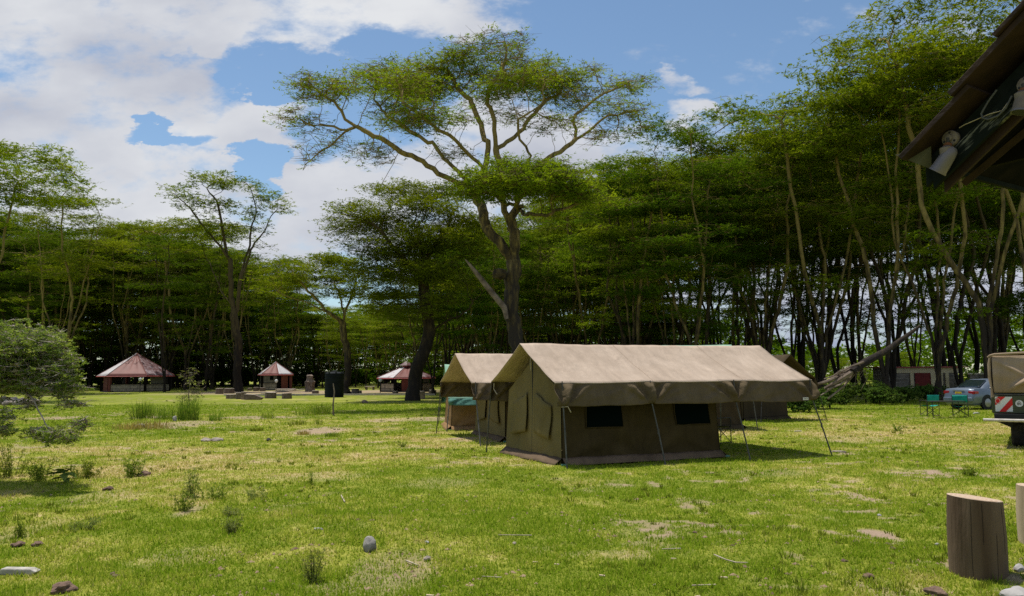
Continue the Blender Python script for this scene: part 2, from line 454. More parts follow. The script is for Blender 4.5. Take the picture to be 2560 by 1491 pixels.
def build_grass():
    rng = np.random.default_rng(3)
    N = 800000
    Y = 5.2 * (52 / 5.2) ** rng.random(N)
    X = (rng.random(N) * 1.56 - .78) * (Y + 1.0)
    soil = soil_at(X, Y); dry = np.clip(dry_at(X, Y) + rng.normal(0, .26, N), 0, 1)
    tuft = fbm(X * 3.1, Y * 3.1, 77, 3)
    keep = rng.random(N) > (soil * 1.15 + np.clip(.45 - tuft, 0, 1) * 1.1)
    X, Y, dry, tuft = X[keep], Y[keep], dry[keep], tuft[keep]; N = len(X)
    Z = gheight(X, Y)
    hgt = (.016 + .034 * rng.random(N) ** 1.5) * (.7 + 1.1 * np.clip(tuft - .35, 0, 1) * 2) * (1 + Y / 60)
    wid = (.0022 + .0030 * rng.random(N)) * (1 + Y / 9)
    az = rng.random(N) * 2 * np.pi; lean = .25 + 1.0 * rng.random(N)
    dx, dy = np.cos(az), np.sin(az)
    px_, py_ = np.cos(az + 1.57 + rng.normal(0, .5, N)), np.sin(az + 1.57)
    b1 = np.stack([X - px_ * wid, Y - py_ * wid, Z - .006], -1)
    b2 = np.stack([X + px_ * wid, Y + py_ * wid, Z - .006], -1)
    tp = np.stack([X + dx * hgt * np.sin(lean), Y + dy * hgt * np.sin(lean), Z + hgt * np.cos(lean) * .95 + .004], -1)
    v = np.stack([b1, b2, tp], 1).reshape(-1, 3)
    f = np.arange(3 * N).reshape(-1, 3)
    m = bpy.data.materials.new('grass_blades'); m.use_nodes = True
    n, l = m.node_tree.nodes, m.node_tree.links; n.clear()
    out = n.new('ShaderNodeOutputMaterial'); a = n.new('ShaderNodeAttribute'); a.attribute_name = 'dry'
    r = n.new('ShaderNodeValToRGB')
    r.color_ramp.elements[0].color = (.19, .29, .015, 1); r.color_ramp.elements[1].color = (.53, .45, .16, 1)
    e = r.color_ramp.elements.new(.5); e.color = (.36, .40, .042, 1)
    l.new(a.outputs['Fac'], r.inputs[0])
    d = n.new('ShaderNodeBsdfDiffuse'); tr = n.new('ShaderNodeBsdfTranslucent'); mx = n.new('ShaderNodeMixShader'); mx.inputs[0].default_value = .45
    l.new(r.outputs[0], d.inputs[0]); l.new(r.outputs[0], tr.inputs[0]); l.new(d.outputs[0], mx.inputs[1]); l.new(tr.outputs[0], mx.inputs[2]); l.new(mx.outputs[0], out.inputs[0])
    o = raw_mesh('lawn_grass', v, f, m, attrs={'dry': np.repeat(dry, 3)})
    tag(o, 'short yellow green grass covering the camp lawn', 'grass', kind='stuff')
build_grass()

# ------------------------------------------------------------------ trees
def resample(pts, step, jit, rng):
    pts = [np.array(p, float) for p in pts]
    out = [pts[0]]
    for a, b in zip(pts[:-1], pts[1:]):
        n = max(1, int(round(np.linalg.norm(b - a) / step)))
        for k in range(1, n + 1): out.append(a + (b - a) * k / n)
    out = np.array(out)
    if jit and len(out) > 3:
        w = rng.normal(0, jit, out.shape); w = (w + np.roll(w, 1, 0) + np.roll(w, -1, 0)) / 2; w[0] = 0; w[-1] = 0
        out = out + w
    return out

def grow_tree(limbs, attract, step, rng, kill=None, zmin_branch=0.0, up=0.12, tip=.011, pw=2.1, trunk_r=None, iters=90, jit=.06):
    """limbs: list of polylines; the first starts at the base, others attach to the nearest node.  attract: Nx3."""
    kill = kill or step * 1.6
    P = []; par = []
    for li, L in enumerate(limbs):
        pts = resample(L, step, jit, rng)
        if li == 0:
            P.append(pts[0]); par.append(-1); last = 0; rest = pts[1:]
        else:
            d = np.linalg.norm(np.array(P) - pts[0], axis=1); last = int(np.argmin(d)); rest = pts[1:] if d[last] < step else pts
        for q in rest:
            P.append(q); par.append(last); last = len(P) - 1
    P = np.array(P); par = list(par)
    A = np.array(attract); n = len(A)
    best = np.full(n, 1e9); bi = np.zeros(n, int)
    ok = P[:, 2] >= zmin_branch
    if not ok.any(): ok[:] = True
    idx = np.where(ok)[0]
    D = np.linalg.norm(A[:, None] - P[idx][None], axis=2)
    k = D.argmin(1); best = D[np.arange(n), k]; bi = idx[k]
    alive = best > kill
    plist = [p for p in P]
    for it in range(iters):
        if not alive.any(): break
        ids = bi[alive]; vec = A[alive] - np.array(plist)[ids]
        vec /= (np.linalg.norm(vec, axis=1)[:, None] + 1e-9)
        uq, inv = np.unique(ids, return_inverse=True)
        s = np.zeros((len(uq), 3)); np.add.at(s, inv, vec)
        s /= (np.linalg.norm(s, axis=1)[:, None] + 1e-9)
        s[:, 2] += up; s += rng.normal(0, .22, s.shape)
        s /= (np.linalg.norm(s, axis=1)[:, None] + 1e-9)
        newp = np.array(plist)[uq] + s * step
        st = len(plist)
        for j, q in enumerate(newp): plist.append(q); par.append(int(uq[j]))
        D = np.linalg.norm(A[:, None] - newp[None], axis=2)
        k = D.argmin(1); dm = D[np.arange(n), k]
        better = dm < best
        best[better] = dm[better]; bi[better] = st + k[better]
        alive &= ~(best < kill)
    P = np.array(plist); N = len(P)
    rp = np.zeros(N); kids = [[] for _ in range(N)]
    for i in range(N):
        if par[i] >= 0: kids[par[i]].append(i)
    order = list(range(N))   # parents precede children
    for i in reversed(order):
        if not kids[i]: rp[i] = tip ** pw
        if par[i] >= 0: rp[par[i]] += rp[i]
    r = rp ** (1 / pw)
    if trunk_r:
        k = math.log(trunk_r / tip) / math.log(max(r[0] / tip, 1.01)); r = tip * (r / tip) ** k
    return P, par, kids, r

def tree_tubes(P, par, kids, r, flare=1.35):
    V = []; Fq = []; off = 0
    chains = []
    stack = [(0, None)]
    while stack:
        s, p = stack.pop()
        ch = [p] if p is not None else []
        i = s
        while True:
            ch.append(i)
            if not kids[i]: break
            ks = sorted(kids[i], key=lambda q: -r[q])
            for q in ks[1:]: stack.append((q, i))
            i = ks[0]
        if len(ch) > 1: chains.append((ch, p is not None))
    for ch, sub in chains:
        pts = P[ch]; rr = r[ch].copy()
        if sub: rr[0] = rr[1] * 1.15
        else:
            rr[0] *= flare; rr[1] *= 1 + (flare - 1) * .35
        mxr = rr.max()
        k = 10 if mxr > .16 else (6 if mxr > .05 else (4 if mxr > .022 else 3))
        t = np.gradient(pts, axis=0); t /= (np.linalg.norm(t, axis=1)[:, None] + 1e-9)
        ref = np.array([1., 0, 0]) if abs(t[0, 0]) < .8 else np.array([0, 1., 0])
        a = ref - t * (t @ ref)[:, None]; a /= (np.linalg.norm(a, axis=1)[:, None] + 1e-9)
        b = np.cross(t, a)
        ang = np.arange(k) * 2 * np.pi / k
        ring = pts[:, None] + rr[:, None, None] * (a[:, None] * np.cos(ang)[None, :, None] + b[:, None] * np.sin(ang)[None, :, None])
        m = len(ch)
        V.append(ring.reshape(-1, 3))
        I = off + np.arange(m * k).reshape(m, k); J = np.roll(I, -1, 1)
        Fq.append(np.stack([I[:-1], J[:-1], J[1:], I[1:]], -1).reshape(-1, 4)); off += m * k
    return np.concatenate(V), np.concatenate(Fq)

def sprigs(centers, per, sxy, sz, L, W, rng, droop=0.0, tilt=.35, dens=None):
    """leaf sprigs: narrow diamonds scattered round each centre in flat layers"""
    G_ = min(11, per)                                    # sprigs per feathery spray
    K = max(1, int(round(per / G_)))
    C = np.repeat(centers, K, axis=0)
    if dens is not None:
        keep = rng.random(len(C)) < np.repeat(dens, K)
        C = C[keep]
    n = len(C)
    o = rng.normal(0, 1, (n, 3)) * np.array([sxy, sxy, sz])
    o[:, 2] += -.10 * (np.linalg.norm(o[:, :2], axis=1)) * (1 + droop)
    sa = np.arctan2(o[:, 1], o[:, 0]) + rng.normal(0, .7, n); se = rng.normal(.05 - droop * .4, .28, n)
    sl = sxy * (.9 + 1.3 * rng.random(n))
    C = np.repeat(C + o, G_, axis=0); sa = np.repeat(sa, G_); se = np.repeat(se, G_); sl = np.repeat(sl, G_); n = len(C)
    tt = rng.random(n) - .5; la = rng.normal(0, .13, n) * sl * (.6 - tt * .8)
    c = C + np.stack([np.cos(sa) * np.cos(se) * tt * sl - np.sin(sa) * la, np.sin(sa) * np.cos(se) * tt * sl + np.cos(sa) * la, np.sin(se) * tt * sl + rng.normal(0, .04, n) * sl], -1)
    az = sa + rng.choice([-1, 1], n) * (.35 + .6 * rng.random(n))
    el = rng.normal(-droop * .4, tilt, n)
    d = np.stack([np.cos(az) * np.cos(el), np.sin(az) * np.cos(el), np.sin(el)], -1)
    s = np.cross(d, rng.normal(0, .45, (n, 3)) + np.array([0, 0, 1.0])); s /= (np.linalg.norm(s, axis=1)[:, None] + 1e-9)
    l = L * (.5 + rng.random(n))[:, None]; w = W * (.6 + .8 * rng.random(n))[:, None]
    v = np.stack([c - d * l * .5, c + s * w * .5 - d * l * .05, c + d * l * .5, c - s * w * .5 - d * l * .05], 1).reshape(-1, 3)
    return v, np.arange(4 * n).reshape(-1, 4)

def twigs(centers, per, sxy, sz, w, rng):
    C = np.repeat(centers, per, axis=0); n = len(C)
    o = rng.normal(0, 1, (n, 3)) * np.array([sxy, sxy, sz])
    tpt = C + o
    s = np.cross(o, rng.normal(0, 1, (n, 3))); s /= (np.linalg.norm(s, axis=1)[:, None] + 1e-9)
    v = np.stack([C - s * w, C + s * w, tpt + s * w * .3, tpt - s * w * .3], 1).reshape(-1, 3)
    return v, np.arange(4 * n).reshape(-1, 4)

def make_tree(name, loc, limbs, pads, seed, leafmat, barkmat, label, cat='tree', group=None, step=.45, trunk_r=.4, per=60, pts_per_m3=1.2,
              L=.24, W=.062, sxy=.42, sz=.10, zmin=3.0, tilt=.35, droop=0., tip=.011, twn=3, maxpts=1200, up=.12, minpts=6, jit=.06, kill=None, pw=2.1):
    """limbs and pads in local metres; pads: (x,y,z, rx,ry,rz, density)"""
    rng = np.random.default_rng(seed)
    pts = []; dn = []
    for (x, y, z, rx, ry, rz, de) in pads:
        n = int(max(minpts, pts_per_m3 * rx * ry * max(rz, .3) * 4.2))
        q = rng.normal(0, 1, (n, 3)); q /= np.linalg.norm(q, axis=1)[:, None]; q *= rng.random((n, 1)) ** (1 / 2.6)
        p = np.array([x, y, z]) + q * np.array([rx, ry, rz])
        pts.append(p); dn.append(np.full(n, de))
    pts = np.concatenate(pts); dn = np.concatenate(dn)
    if len(pts) > maxpts:
        s = rng.choice(len(pts), maxpts, replace=False); pts, dn = pts[s], dn[s]
    P, par, kids, r = grow_tree(limbs, pts, step, rng, zmin_branch=zmin, trunk_r=trunk_r, tip=tip, up=up, jit=jit, kill=kill, pw=pw)
    v1, f1 = tree_tubes(P, par, kids, r)
    v2, f2 = twigs(pts, twn + 1, sxy * .9, sz * 1.4, .006 + tip * .4, rng)
    root = empty(name, loc, 0, label, cat, group)
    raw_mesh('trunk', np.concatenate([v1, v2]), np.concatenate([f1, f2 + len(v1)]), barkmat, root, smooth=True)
    v, f = sprigs(pts, per, sxy, sz, L, W, rng, droop=droop, tilt=tilt, dens=np.clip(dn, 0, 1.6) / 1.6)
    raw_mesh('crown', v, f, leafmat, root)
    return root

def zc(reg, sc):      # helper: coordinates read off a zoomed crop -> photo pixels
    return lambda x, y: (reg[0] + x * sc, reg[1] + y * sc)

# --- the big umbrella tree behind the tents
Z0 = 43.0
Zm = zc((660, 60), .572)
def limb_px(pts, base, dep, Y0, conv=Zm):
    out = []
    for i, (x, y) in enumerate(pts):
        dd = dep[i] if isinstance(dep, (list, tuple)) else dep * i / max(1, len(pts) - 1)
        out.append(tuple(at(*conv(x, y), Y0 + dd) - base))
    return out
def pad_px(x, y, rx, ry, dd, de, base, Y0, conv=Zm, sc=.572, ryd=None):
    c = at(*conv(x, y), Y0 + dd) - base
    k = (Y0 + dd) / F * sc
    return (c.x, c.y, c.z, rx * k, (ryd or min(rx * k, 3.2)), ry * k, de)
base = ground(660 + 1100 * .572, 1020); base = Vector((at(660 + 1100 * .572, 940, Z0).x, Z0, 0))
tr = [tuple((Vector((0, 0, -.1)))), *limb_px([(1092, 1300), (1085, 1150), (1086, 1000), (1098, 840), (1112, 800)], base, 0, Z0)]
limbs = [tr,
    limb_px([(1072, 1030), (1000, 920), (950, 820), (925, 770), (890, 700)], base, [0, 0, .5, .8, 1], Z0),
    limb_px([(890, 700), (850, 695), (720, 620), (560, 510), (430, 450), (360, 410), (250, 300), (160, 240)], base, [1, 1, .5, 0, 0, 0, 0, 0], Z0),
    limb_px([(430, 450), (330, 455), (250, 440), (120, 420)], base, [0, -.5, -1, -1], Z0),
    limb_px([(380, 465), (280, 540), (170, 640)], base, [0, .8, 1.5], Z0),
    limb_px([(590, 560), (550, 640), (515, 700)], base, [0, -.3, -.5], Z0),
    limb_px([(890, 700), (800, 600), (740, 530), (640, 470), (540, 400), (480, 330)], base, [1, 2, 3, 3.5, 4, 4], Z0),
    limb_px([(925, 770), (965, 630), (900, 560), (830, 500), (720, 420), (600, 330)], base, [.8, 0, -1, -2, -3, -3.5], Z0),
    limb_px([(980, 640), (975, 520), (930, 420), (860, 300), (800, 200)], base, [0, .5, 1.5, 2, 2], Z0),
    limb_px([(1090, 900), (1040, 760), (1020, 600), (1000, 520), (1010, 430), (980, 350), (1020, 220), (1060, 120)], base, [0, 0, 0, 0, 0, 0, -.6, -1], Z0),
    limb_px([(1010, 550), (1100, 490), (1160, 400), (1240, 320), (1330, 240)], base, [0, 1, 2, 3, 3], Z0),
    limb_px([(1100, 820), (1160, 600), (1120, 480), (1110, 420), (1200, 360)], base, [0, -1, -2, -2.6, -3], Z0),
    limb_px([(1150, 640), (1300, 560), (1430, 460), (1500, 420), (1620, 380)], base, [-1, -.5, 0, 0, 0], Z0),
    limb_px([(1360, 510), (1370, 400), (1450, 330), (1600, 250)], base, [-.3, .5, 1, 1.5], Z0),
    limb_px([(1112, 810), (1150, 832), (1250, 832), (1350, 780), (1450, 765)], base, [0, -3, -4, -4, -4], Z0),
    limb_px([(1112, 810), (1110, 740), (1190, 660)], base, [0, -3, -4], Z0), limb_px([(1112, 810), (1040, 765), (950, 730)], base, [0, -3, -4], Z0)]
P_ = [(1000, 110, 165, 42, 0, .55), (890, 120, 80, 30, 0, .35), (820, 180, 130, 42, 2, 1.0), (1180, 225, 170, 48, 2, 1.0), (1120, 250, 150, 40, -2, .9), (620, 245, 200, 46, 3, 1.25), (600, 260, 160, 36, -2, 1.0),
      (440, 215, 70, 26, 3, .7), (250, 280, 140, 52, 0, .7), (360, 290, 90, 24, -1, 1.0), (150, 420, 100, 36, -1, .55), (190, 560, 60, 60, 1.5, .16), (260, 500, 80, 40, 1, .2), (470, 560, 90, 60, 1, .3),
      (1010, 300, 110, 30, -2, 1.2), (740, 395, 160, 32, -3, 1.1), (640, 440, 130, 28, -3, .8), (560, 380, 120, 34, 4, .7), (1440, 205, 70, 26, 1, .7), (1590, 262, 105, 36, 1.5, .8), (1570, 375, 110, 42, 0, .7),
      (1370, 320, 120, 36, 3, .6), (1260, 430, 120, 40, -2, .35), (1650, 440, 50, 30, 0, .35), (820, 560, 90, 30, 1, .3), (930, 240, 110, 30, 2, 1.0), (1250, 300, 90, 28, 3, .9), (1330, 245, 100, 36, 3, .9),
      (1060, 400, 90, 40, 3, .25), (720, 300, 120, 34, 2, .9), (1480, 480, 90, 40, 0, .4),
      (1130, 665, 250, 42, -4, 1.6), (1010, 715, 170, 32, -4, 1.5), (1270, 700, 160, 40, -5, 1.5), (1130, 700, 200, 36, -5.5, 1.4), (1420, 770, 120, 30, -4, 1.2), (1130, 640, 150, 28, -3, 1.6), (1330, 740, 130, 30, -4, 1.3), (900, 740, 80, 22, -4, 1.1)]
rj = random.Random(2)
P_ = P_ + [(x + rj.uniform(-70, 70), y + rj.uniform(-35, 30), rx * .6, ry * .7, dd + rj.uniform(-2, 2), de * .75) for (x, y, rx, ry, dd, de) in P_[:34]]
P_ = [(x, y, rx * 1.22, ry * 1.05, dd, de * .72 if y < 600 else de * .85) for (x, y, rx, ry, dd, de) in P_]
pads = [pad_px(*p, base, Z0) for p in P_]
big = make_tree('fever_tree', base, limbs, pads, 11, LEAF, BARK_HERO, 'tallest wide umbrella fever tree standing behind the tan tents', step=.36, trunk_r=.40, per=110, pts_per_m3=7.5, L=.17, W=.045, sxy=.46, sz=.09, zmin=9, maxpts=4800, tip=.015, twn=7, kill=.40, pw=2.2, jit=.12)
# broken grey limb hanging on the big tree
d_ = MB().tube([at(*Zm(1062, 1290), Z0 - .7), at(*Zm(1050, 1240), Z0 - .7), at(*Zm(1000, 1180), Z0 - .8), at(*Zm(960, 1130), Z0 - .8), at(*Zm(925, 1085), Z0 - .9), at(*Zm(880, 1030), Z0 - 1)], [.10, .16, .15, .14, .12, .03], 8)
for q in d_.v: pass
d_.v = [tuple(Vector(q) - base) for q in d_.v]
o = d_.build('broken_limb', DEADWOOD, big, smooth=True); o['label'] = 'grey barkless broken limb'
nb = MB().lathe([(.05, -.3), (.3, -.2), (.38, 0), (.3, .25), (.06, .32)], at(*Zm(1030, 1095), Z0 - .6) - base, 10, wob=lambda a, z: 1 + .25 * math.sin(a * 5 + z * 9))
nb.build('burl', BARK_DARK, big, smooth=True)

# --- the dark leafy tree left of the tents with leaning trunk
Y3 = 58.0
base3 = ground(1030, 999); base3 = Vector((at(1032, 940, Y3).x, Y3, 0))
tr = [(0, 0, -.1), *limb_px([(668, 1520), (700, 1420), (725, 1340), (705, 1200), (690, 1050), (660, 900)], base3, [0, 0, 0, 0, 0, 0], Y3)]
limbs = [tr, limb_px([(725, 1340), (790, 1310), (870, 1265), (960, 1175), (1010, 1130)], base3, [0, -.5, -1, -1, -1], Y3),
         limb_px([(700, 1150), (600, 1010), (480, 880)], base3, [0, -1, -2], Y3), limb_px([(690, 1050), (800, 900), (850, 800)], base3, [0, 1, 2], Y3)]
P_ = [(610, 735, 190, 46, 0, 1.4), (440, 820, 130, 46, -2, 1.3), (700, 800, 190, 52, -2, 1.4), (560, 880, 190, 60, 1, 1.4), (380, 890, 90, 50, -1, .8), (730, 930, 160, 70, -2, 1.4), (600, 1000, 180, 60, 0, 1.4), (620, 1090, 190, 50, -2, 1.4), (540, 1180, 150, 44, -1, 1.2),
      (850, 860, 90, 70, 0, 1.2), (760, 1080, 120, 50, -2, 1.2), (330, 810, 50, 30, -1, .5), (330, 930, 50, 40, -1, .5), (800, 740, 110, 40, 1, 1.2), (640, 1260, 150, 36, -2, 1.0), (470, 980, 130, 50, -2, 1.1), (420, 1080, 130, 46, -1, 1), (900, 980, 110, 60, 1, 1.1), (860, 1120, 120, 50, 2, 1), (520, 1240, 130, 36, 0, .8), (300, 870, 60, 30, 0, .5), (960, 880, 90, 50, 2, 1), (790, 1200, 110, 36, -2, .7)]
pads = [pad_px(*p, base3, Y3, ryd=2.6) for p in P_]
make_tree('fever_tree', base3, limbs, pads, 13, LEAF, BARK_DARK, 'dark leafy tree with a leaning forked black trunk left of the tents', step=.5, trunk_r=.45, per=120, pts_per_m3=3.2, L=.19, W=.055, sxy=.52, sz=.12, zmin=4, maxpts=3300, kill=.6, pw=2.3, jit=.1)

# --- the tall lone tree between the two left huts
Y4 = 98.0
Zl = zc((0, 300), .4497)
base4 = Vector((at(597, 940, Y4).x, Y4, 0))
def L4(p, d): return limb_px(p, base4, d, Y4, Zl)
limbs = [[(0, 0, -.1), *L4([(1325, 1300), (1315, 1150), (1300, 1060)], [0, 0, 0])],
         L4([(1300, 1060), (1285, 900), (1275, 780), (1240, 680), (1230, 560), (1200, 450), (1150, 380)], [0, 0, 0, 0, -1, -1, -1]),
         L4([(1310, 1080), (1330, 950), (1345, 850), (1380, 720), (1400, 600), (1420, 480), (1400, 400)], [0, 0, 0, 1, 1, 2, 2]),
         L4([(1345, 850), (1420, 680), (1500, 560), (1540, 500)], [0, 1, 1, 1]), L4([(1275, 780), (1160, 620), (1060, 500), (960, 410)], [0, -1, -2, -2]),
         L4([(1300, 1060), (1220, 940), (1150, 780), (1110, 640)], [0, 1, 2, 2])]
P_ = [(1180, 330, 160, 40, -1, 1), (1000, 400, 120, 40, -2, 1), (1080, 480, 120, 44, -2, .9), (1330, 360, 150, 40, 1, 1), (1470, 410, 110, 40, 2, 1), (1560, 480, 90, 36, 1, .9), (1260, 470, 130, 40, 0, .9), (1400, 520, 120, 40, 2, .6),
      (1160, 580, 110, 50, -2, .7), (1220, 660, 100, 40, 1, .8), (1480, 600, 80, 40, 1, .4), (1470, 700, 70, 40, 1, .3), (1120, 700, 80, 40, 1, .7), (1300, 600, 90, 50, 0, .5), (1110, 330, 70, 24, 0, .8), (1420, 760, 60, 34, 0, .2), (1250, 760, 80, 40, 0, .5)]
pads = [pad_px(*p, base4, Y4, Zl, .4497, ryd=3.0) for p in P_]
make_tree('fever_tree', base4, limbs, pads, 14, LEAF, BARK_DARK, 'tall slender fever tree standing alone against the clouds between the two left huts', step=.6, trunk_r=.5, per=120, pts_per_m3=.8, L=.30, W=.085, sxy=.6, sz=.15, zmin=10, maxpts=1500, jit=.1, tip=.016)

# --- flat umbrella tree left of centre
Y5 = 84.0
base5 = Vector((at(868, 940, Y5).x, Y5, 0))
def L5(p, d): return limb_px(p, base5, d, Y5)
limbs = [[(0, 0, -.1), *L5([(365, 1440), (355, 1350), (345, 1310)], [0, 0, 0])],
         L5([(345, 1310), (290, 1260), (230, 1200), (180, 1150), (130, 1100)], [0, -1, -1, -2, -2]), L5([(290, 1265), (170, 1220), (60, 1170)], [-1, -2, -3]),
         L5([(345, 1310), (370, 1220), (410, 1130), (380, 1050)], [0, 0, 1, 1]), L5([(345, 1310), (330, 1180), (280, 1080)], [0, 1, 2])]
P_ = [(220, 1030, 180, 26, 0, 1.3), (130, 1070, 160, 24, -2, 1.2), (60, 1110, 120, 26, -3, 1.0), (330, 1040, 150, 34, 1, 1.3), (250, 1110, 180, 26, -2, 1.2), (400, 1100, 120, 36, 0, 1.2), (340, 1160, 150, 30, -2, 1.0), (40, 1160, 90, 26, -3, .8), (430, 1180, 110, 40, 0, 1.1)]
pads = [pad_px(*p, base5, Y5, ryd=4) for p in P_]
make_tree('fever_tree', base5, limbs, pads, 15, LEAF, BARK, 'low spreading fever tree with bright flat layers behind the water tank', step=.6, trunk_r=.36, per=130, pts_per_m3=.9, L=.28, W=.075, sxy=.55, sz=.11, zmin=4, maxpts=1300, jit=.12, tip=.014)

# --- forest prototypes, 20 m tall
def proto(name, seed, spread, crown_lo, stems, leaf, bark, per=92, fork=3.5, flat=.5, pads_n=26, umbrella=False, dens=1.0):
    rng = np.random.default_rng(seed)
    H = 20.0
    limbs = []; tips = []
    for s in range(stems):
        a = 2 * math.pi * (s + rng.random() * .6) / stems
        tx, ty = math.cos(a) * spread * .55, math.sin(a) * spread * .55
        f = fork * (.6 + .8 * rng.random())
        p0 = (0, 0, -.2); p1 = (math.cos(a) * .25, math.sin(a) * .25, f)
        p2 = (tx * .6 + rng.normal(0, .5), ty * .6 + rng.normal(0, .4), H * .45); p3 = (tx * .8, ty * .8, H * .68); p4 = (tx, ty, H * .86)
        limbs.append([p0, p1, p2, p3, p4] if s == 0 else [(0, 0, .5 + s * .1), p1, p2, p3, p4])
    pads = []
    for i in range(int(pads_n * 1.05)):
        t = rng.random()
        if umbrella: z = H * (.74 + .24 * rng.random()); rad = spread * math.sqrt(rng.random()); z -= .018 * rad ** 2 * 1.5
        else:
            z = H * (crown_lo + (1 - crown_lo) * rng.random() ** .7 * .96); k = (z / H - crown_lo) / (1 - crown_lo)
            rad = spread * (.45 + .55 * math.sin(min(1, k * 1.25) * math.pi * .62)) * math.sqrt(rng.random())
            z = min(z, H * .97 - .03 * rad * rad / max(spread / 5, 1))
        a = rng.random() * 2 * math.pi; rx = 1.5 + 1.7 * rng.random()
        pads.append((math.cos(a) * rad, math.sin(a) * rad, z, rx, rx, .14 + .22 * flat * rng.random(), dens * (.6 + .8 * rng.random())))
    for i in range(5 if pads_n > 20 else 3):           # stray low boughs
        a = rng.random() * 6.283; rad = spread * (.25 + .6 * rng.random()); rx = .8 + .9 * rng.random()
        pads.append((math.cos(a) * rad, math.sin(a) * rad, H * (.22 + .24 * rng.random()), rx, rx, .22, dens * .8))
    return make_tree(name, (0, 0, 0), limbs, pads, seed, leaf, bark, 'x', step=.6, trunk_r=.15 + .022 * stems, per=per, pts_per_m3=2.6, L=.27, W=.065, sxy=.55, sz=.065, zmin=fork + 2, maxpts=1100, tip=.012, twn=3, jit=.07)
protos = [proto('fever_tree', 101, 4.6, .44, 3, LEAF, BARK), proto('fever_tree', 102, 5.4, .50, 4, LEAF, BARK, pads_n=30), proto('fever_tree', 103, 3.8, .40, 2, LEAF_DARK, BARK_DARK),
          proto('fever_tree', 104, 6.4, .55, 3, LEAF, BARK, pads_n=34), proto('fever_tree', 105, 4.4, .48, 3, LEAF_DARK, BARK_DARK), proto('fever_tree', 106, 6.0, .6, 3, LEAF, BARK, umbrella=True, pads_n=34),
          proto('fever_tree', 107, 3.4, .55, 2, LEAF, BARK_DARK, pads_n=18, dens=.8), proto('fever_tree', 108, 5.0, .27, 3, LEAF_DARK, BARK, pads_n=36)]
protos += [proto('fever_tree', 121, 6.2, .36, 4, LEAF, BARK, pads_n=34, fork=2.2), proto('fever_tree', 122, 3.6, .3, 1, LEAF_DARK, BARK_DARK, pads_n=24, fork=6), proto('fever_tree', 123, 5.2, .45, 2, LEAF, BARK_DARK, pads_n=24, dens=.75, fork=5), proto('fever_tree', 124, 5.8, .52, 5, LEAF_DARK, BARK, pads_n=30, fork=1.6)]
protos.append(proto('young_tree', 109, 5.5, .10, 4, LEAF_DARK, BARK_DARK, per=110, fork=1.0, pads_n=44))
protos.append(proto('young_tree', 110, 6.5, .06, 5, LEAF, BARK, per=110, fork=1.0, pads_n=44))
used = [False] * len(protos)
def place_tree(k, x, y, h, rz, label, group=None, sxy=1.0):
    if used[k]: o = copy_tree(protos[k])
    else: o = protos[k]; used[k] = True
    s = h / 20.0
    o.location = (x, y, 0); o.rotation_euler = (0, 0, rz); o.scale = (s * sxy, s * sxy, s)
    o['label'] = label
    if group: o['group'] = group
    elif 'group' in o: del o['group']
    return o
def htop(px, py, Y): return at(px, py, Y).z
# hand-placed front trees: (proto, base px, Y, top px y, turn, width factor, label)
front = [
    (3, -70, 62, 335, 0.4, 1.0, 'fever tree leaning into the left edge with the nearest crown above the thorn bush'),
    (1, 150, 92, 470, 1.0, 1.0, 'broad fever tree behind the thorn bush at the left forest edge'),
    (0, 1585, 56, 330, 0.2, .85, 'light green fever tree right behind the ridge of the nearest tent'),
    (7, 1735, 54, 285, 2.2, .9, 'feathery fever tree rising below the two small clouds'),
    (1, 1905, 58, 300, 1.5, 1.0, 'fever tree behind the right end of the nearest tent ridge'),
    (3, 2060, 55, 215, 5.0, .9, 'tall fever tree above the dark rear tent'),
    (0, 2215, 52, 170, 3.7, 1.0, 'tall fever tree beside the slanting dead trunk'),
    (1, 2345, 50, 120, 0.9, .9, 'tall forked fever tree directly behind the green camp chairs'),
    (3, 2470, 47, -60, 4.1, .95, 'tallest right fever tree reaching past the top edge behind the dark roof'),
    (5, 2600, 46, 40, 2.9, 1.0, 'fever tree behind the covered truck at the right edge'),
    (5, 1480, 66, 420, 1.1, .8, 'fever tree partly hidden right of the tallest tree trunk'),
]
for k, px, Y, ty, rz, sx, lab in front:
    place_tree(k, gx(px, Y), Y, htop(px, ty, Y), rz, lab, sxy=sx)
rng = random.Random(5)
placed = []
clear = [(gx(340, 104) - 2.5, 107, 9.5), (gx(689, 108) - 2, 110, 7), (gx(1016, 92) - 2, 95, 7.5), (gx(836, 69), 69, 5), (gx(2300, 68), 69, 4.5)]
def fill(n, x0, x1, y0, y1, toppx, label, group, ks, mind=4.2, hrange=None, wide=1.0):
    c = 0; tries = 0
    while c < n and tries < n * 60:
        tries += 1
        Y = y0 + (y1 - y0) * rng.random() ** 1.1
        px = x0 + (x1 - x0) * rng.random()
        x = gx(px, Y)
        if any((x - a) ** 2 + (Y - b) ** 2 < mind * mind for a, b in placed): continue
        if any((x - a) ** 2 + (Y - b) ** 2 < q * q for a, b, q in clear): continue
        placed.append((x, Y)); c += 1
        # crown top follows the skyline read off the photo; trees behind stay below it
        sk = np.interp(px, [p[0] for p in toppx], [p[1] for p in toppx]) + rng.uniform(0, 70)
        h = min(htop(px, sk, Y), 27 + rng.uniform(-2, 2)); h = max(h, 12)
        if hrange: h = rng.uniform(*hrange)
        place_tree(rng.choice(ks), x, Y, h, rng.random() * 6.28, label, group, rng.uniform(.8, 1.05) * wide)
SKY_L = [(-200, 430), (60, 520), (250, 500), (420, 500), (480, 560), (700, 640), (760, 760), (900, 760), (1100, 740), (1500, 560)]
SKY_R = [(1100, 560), (1250, 520), (1400, 480), (1500, 420), (1600, 390), (1750, 350), (1900, 340), (2000, 280), (2200, 220), (2300, 170), (2700, 60)]
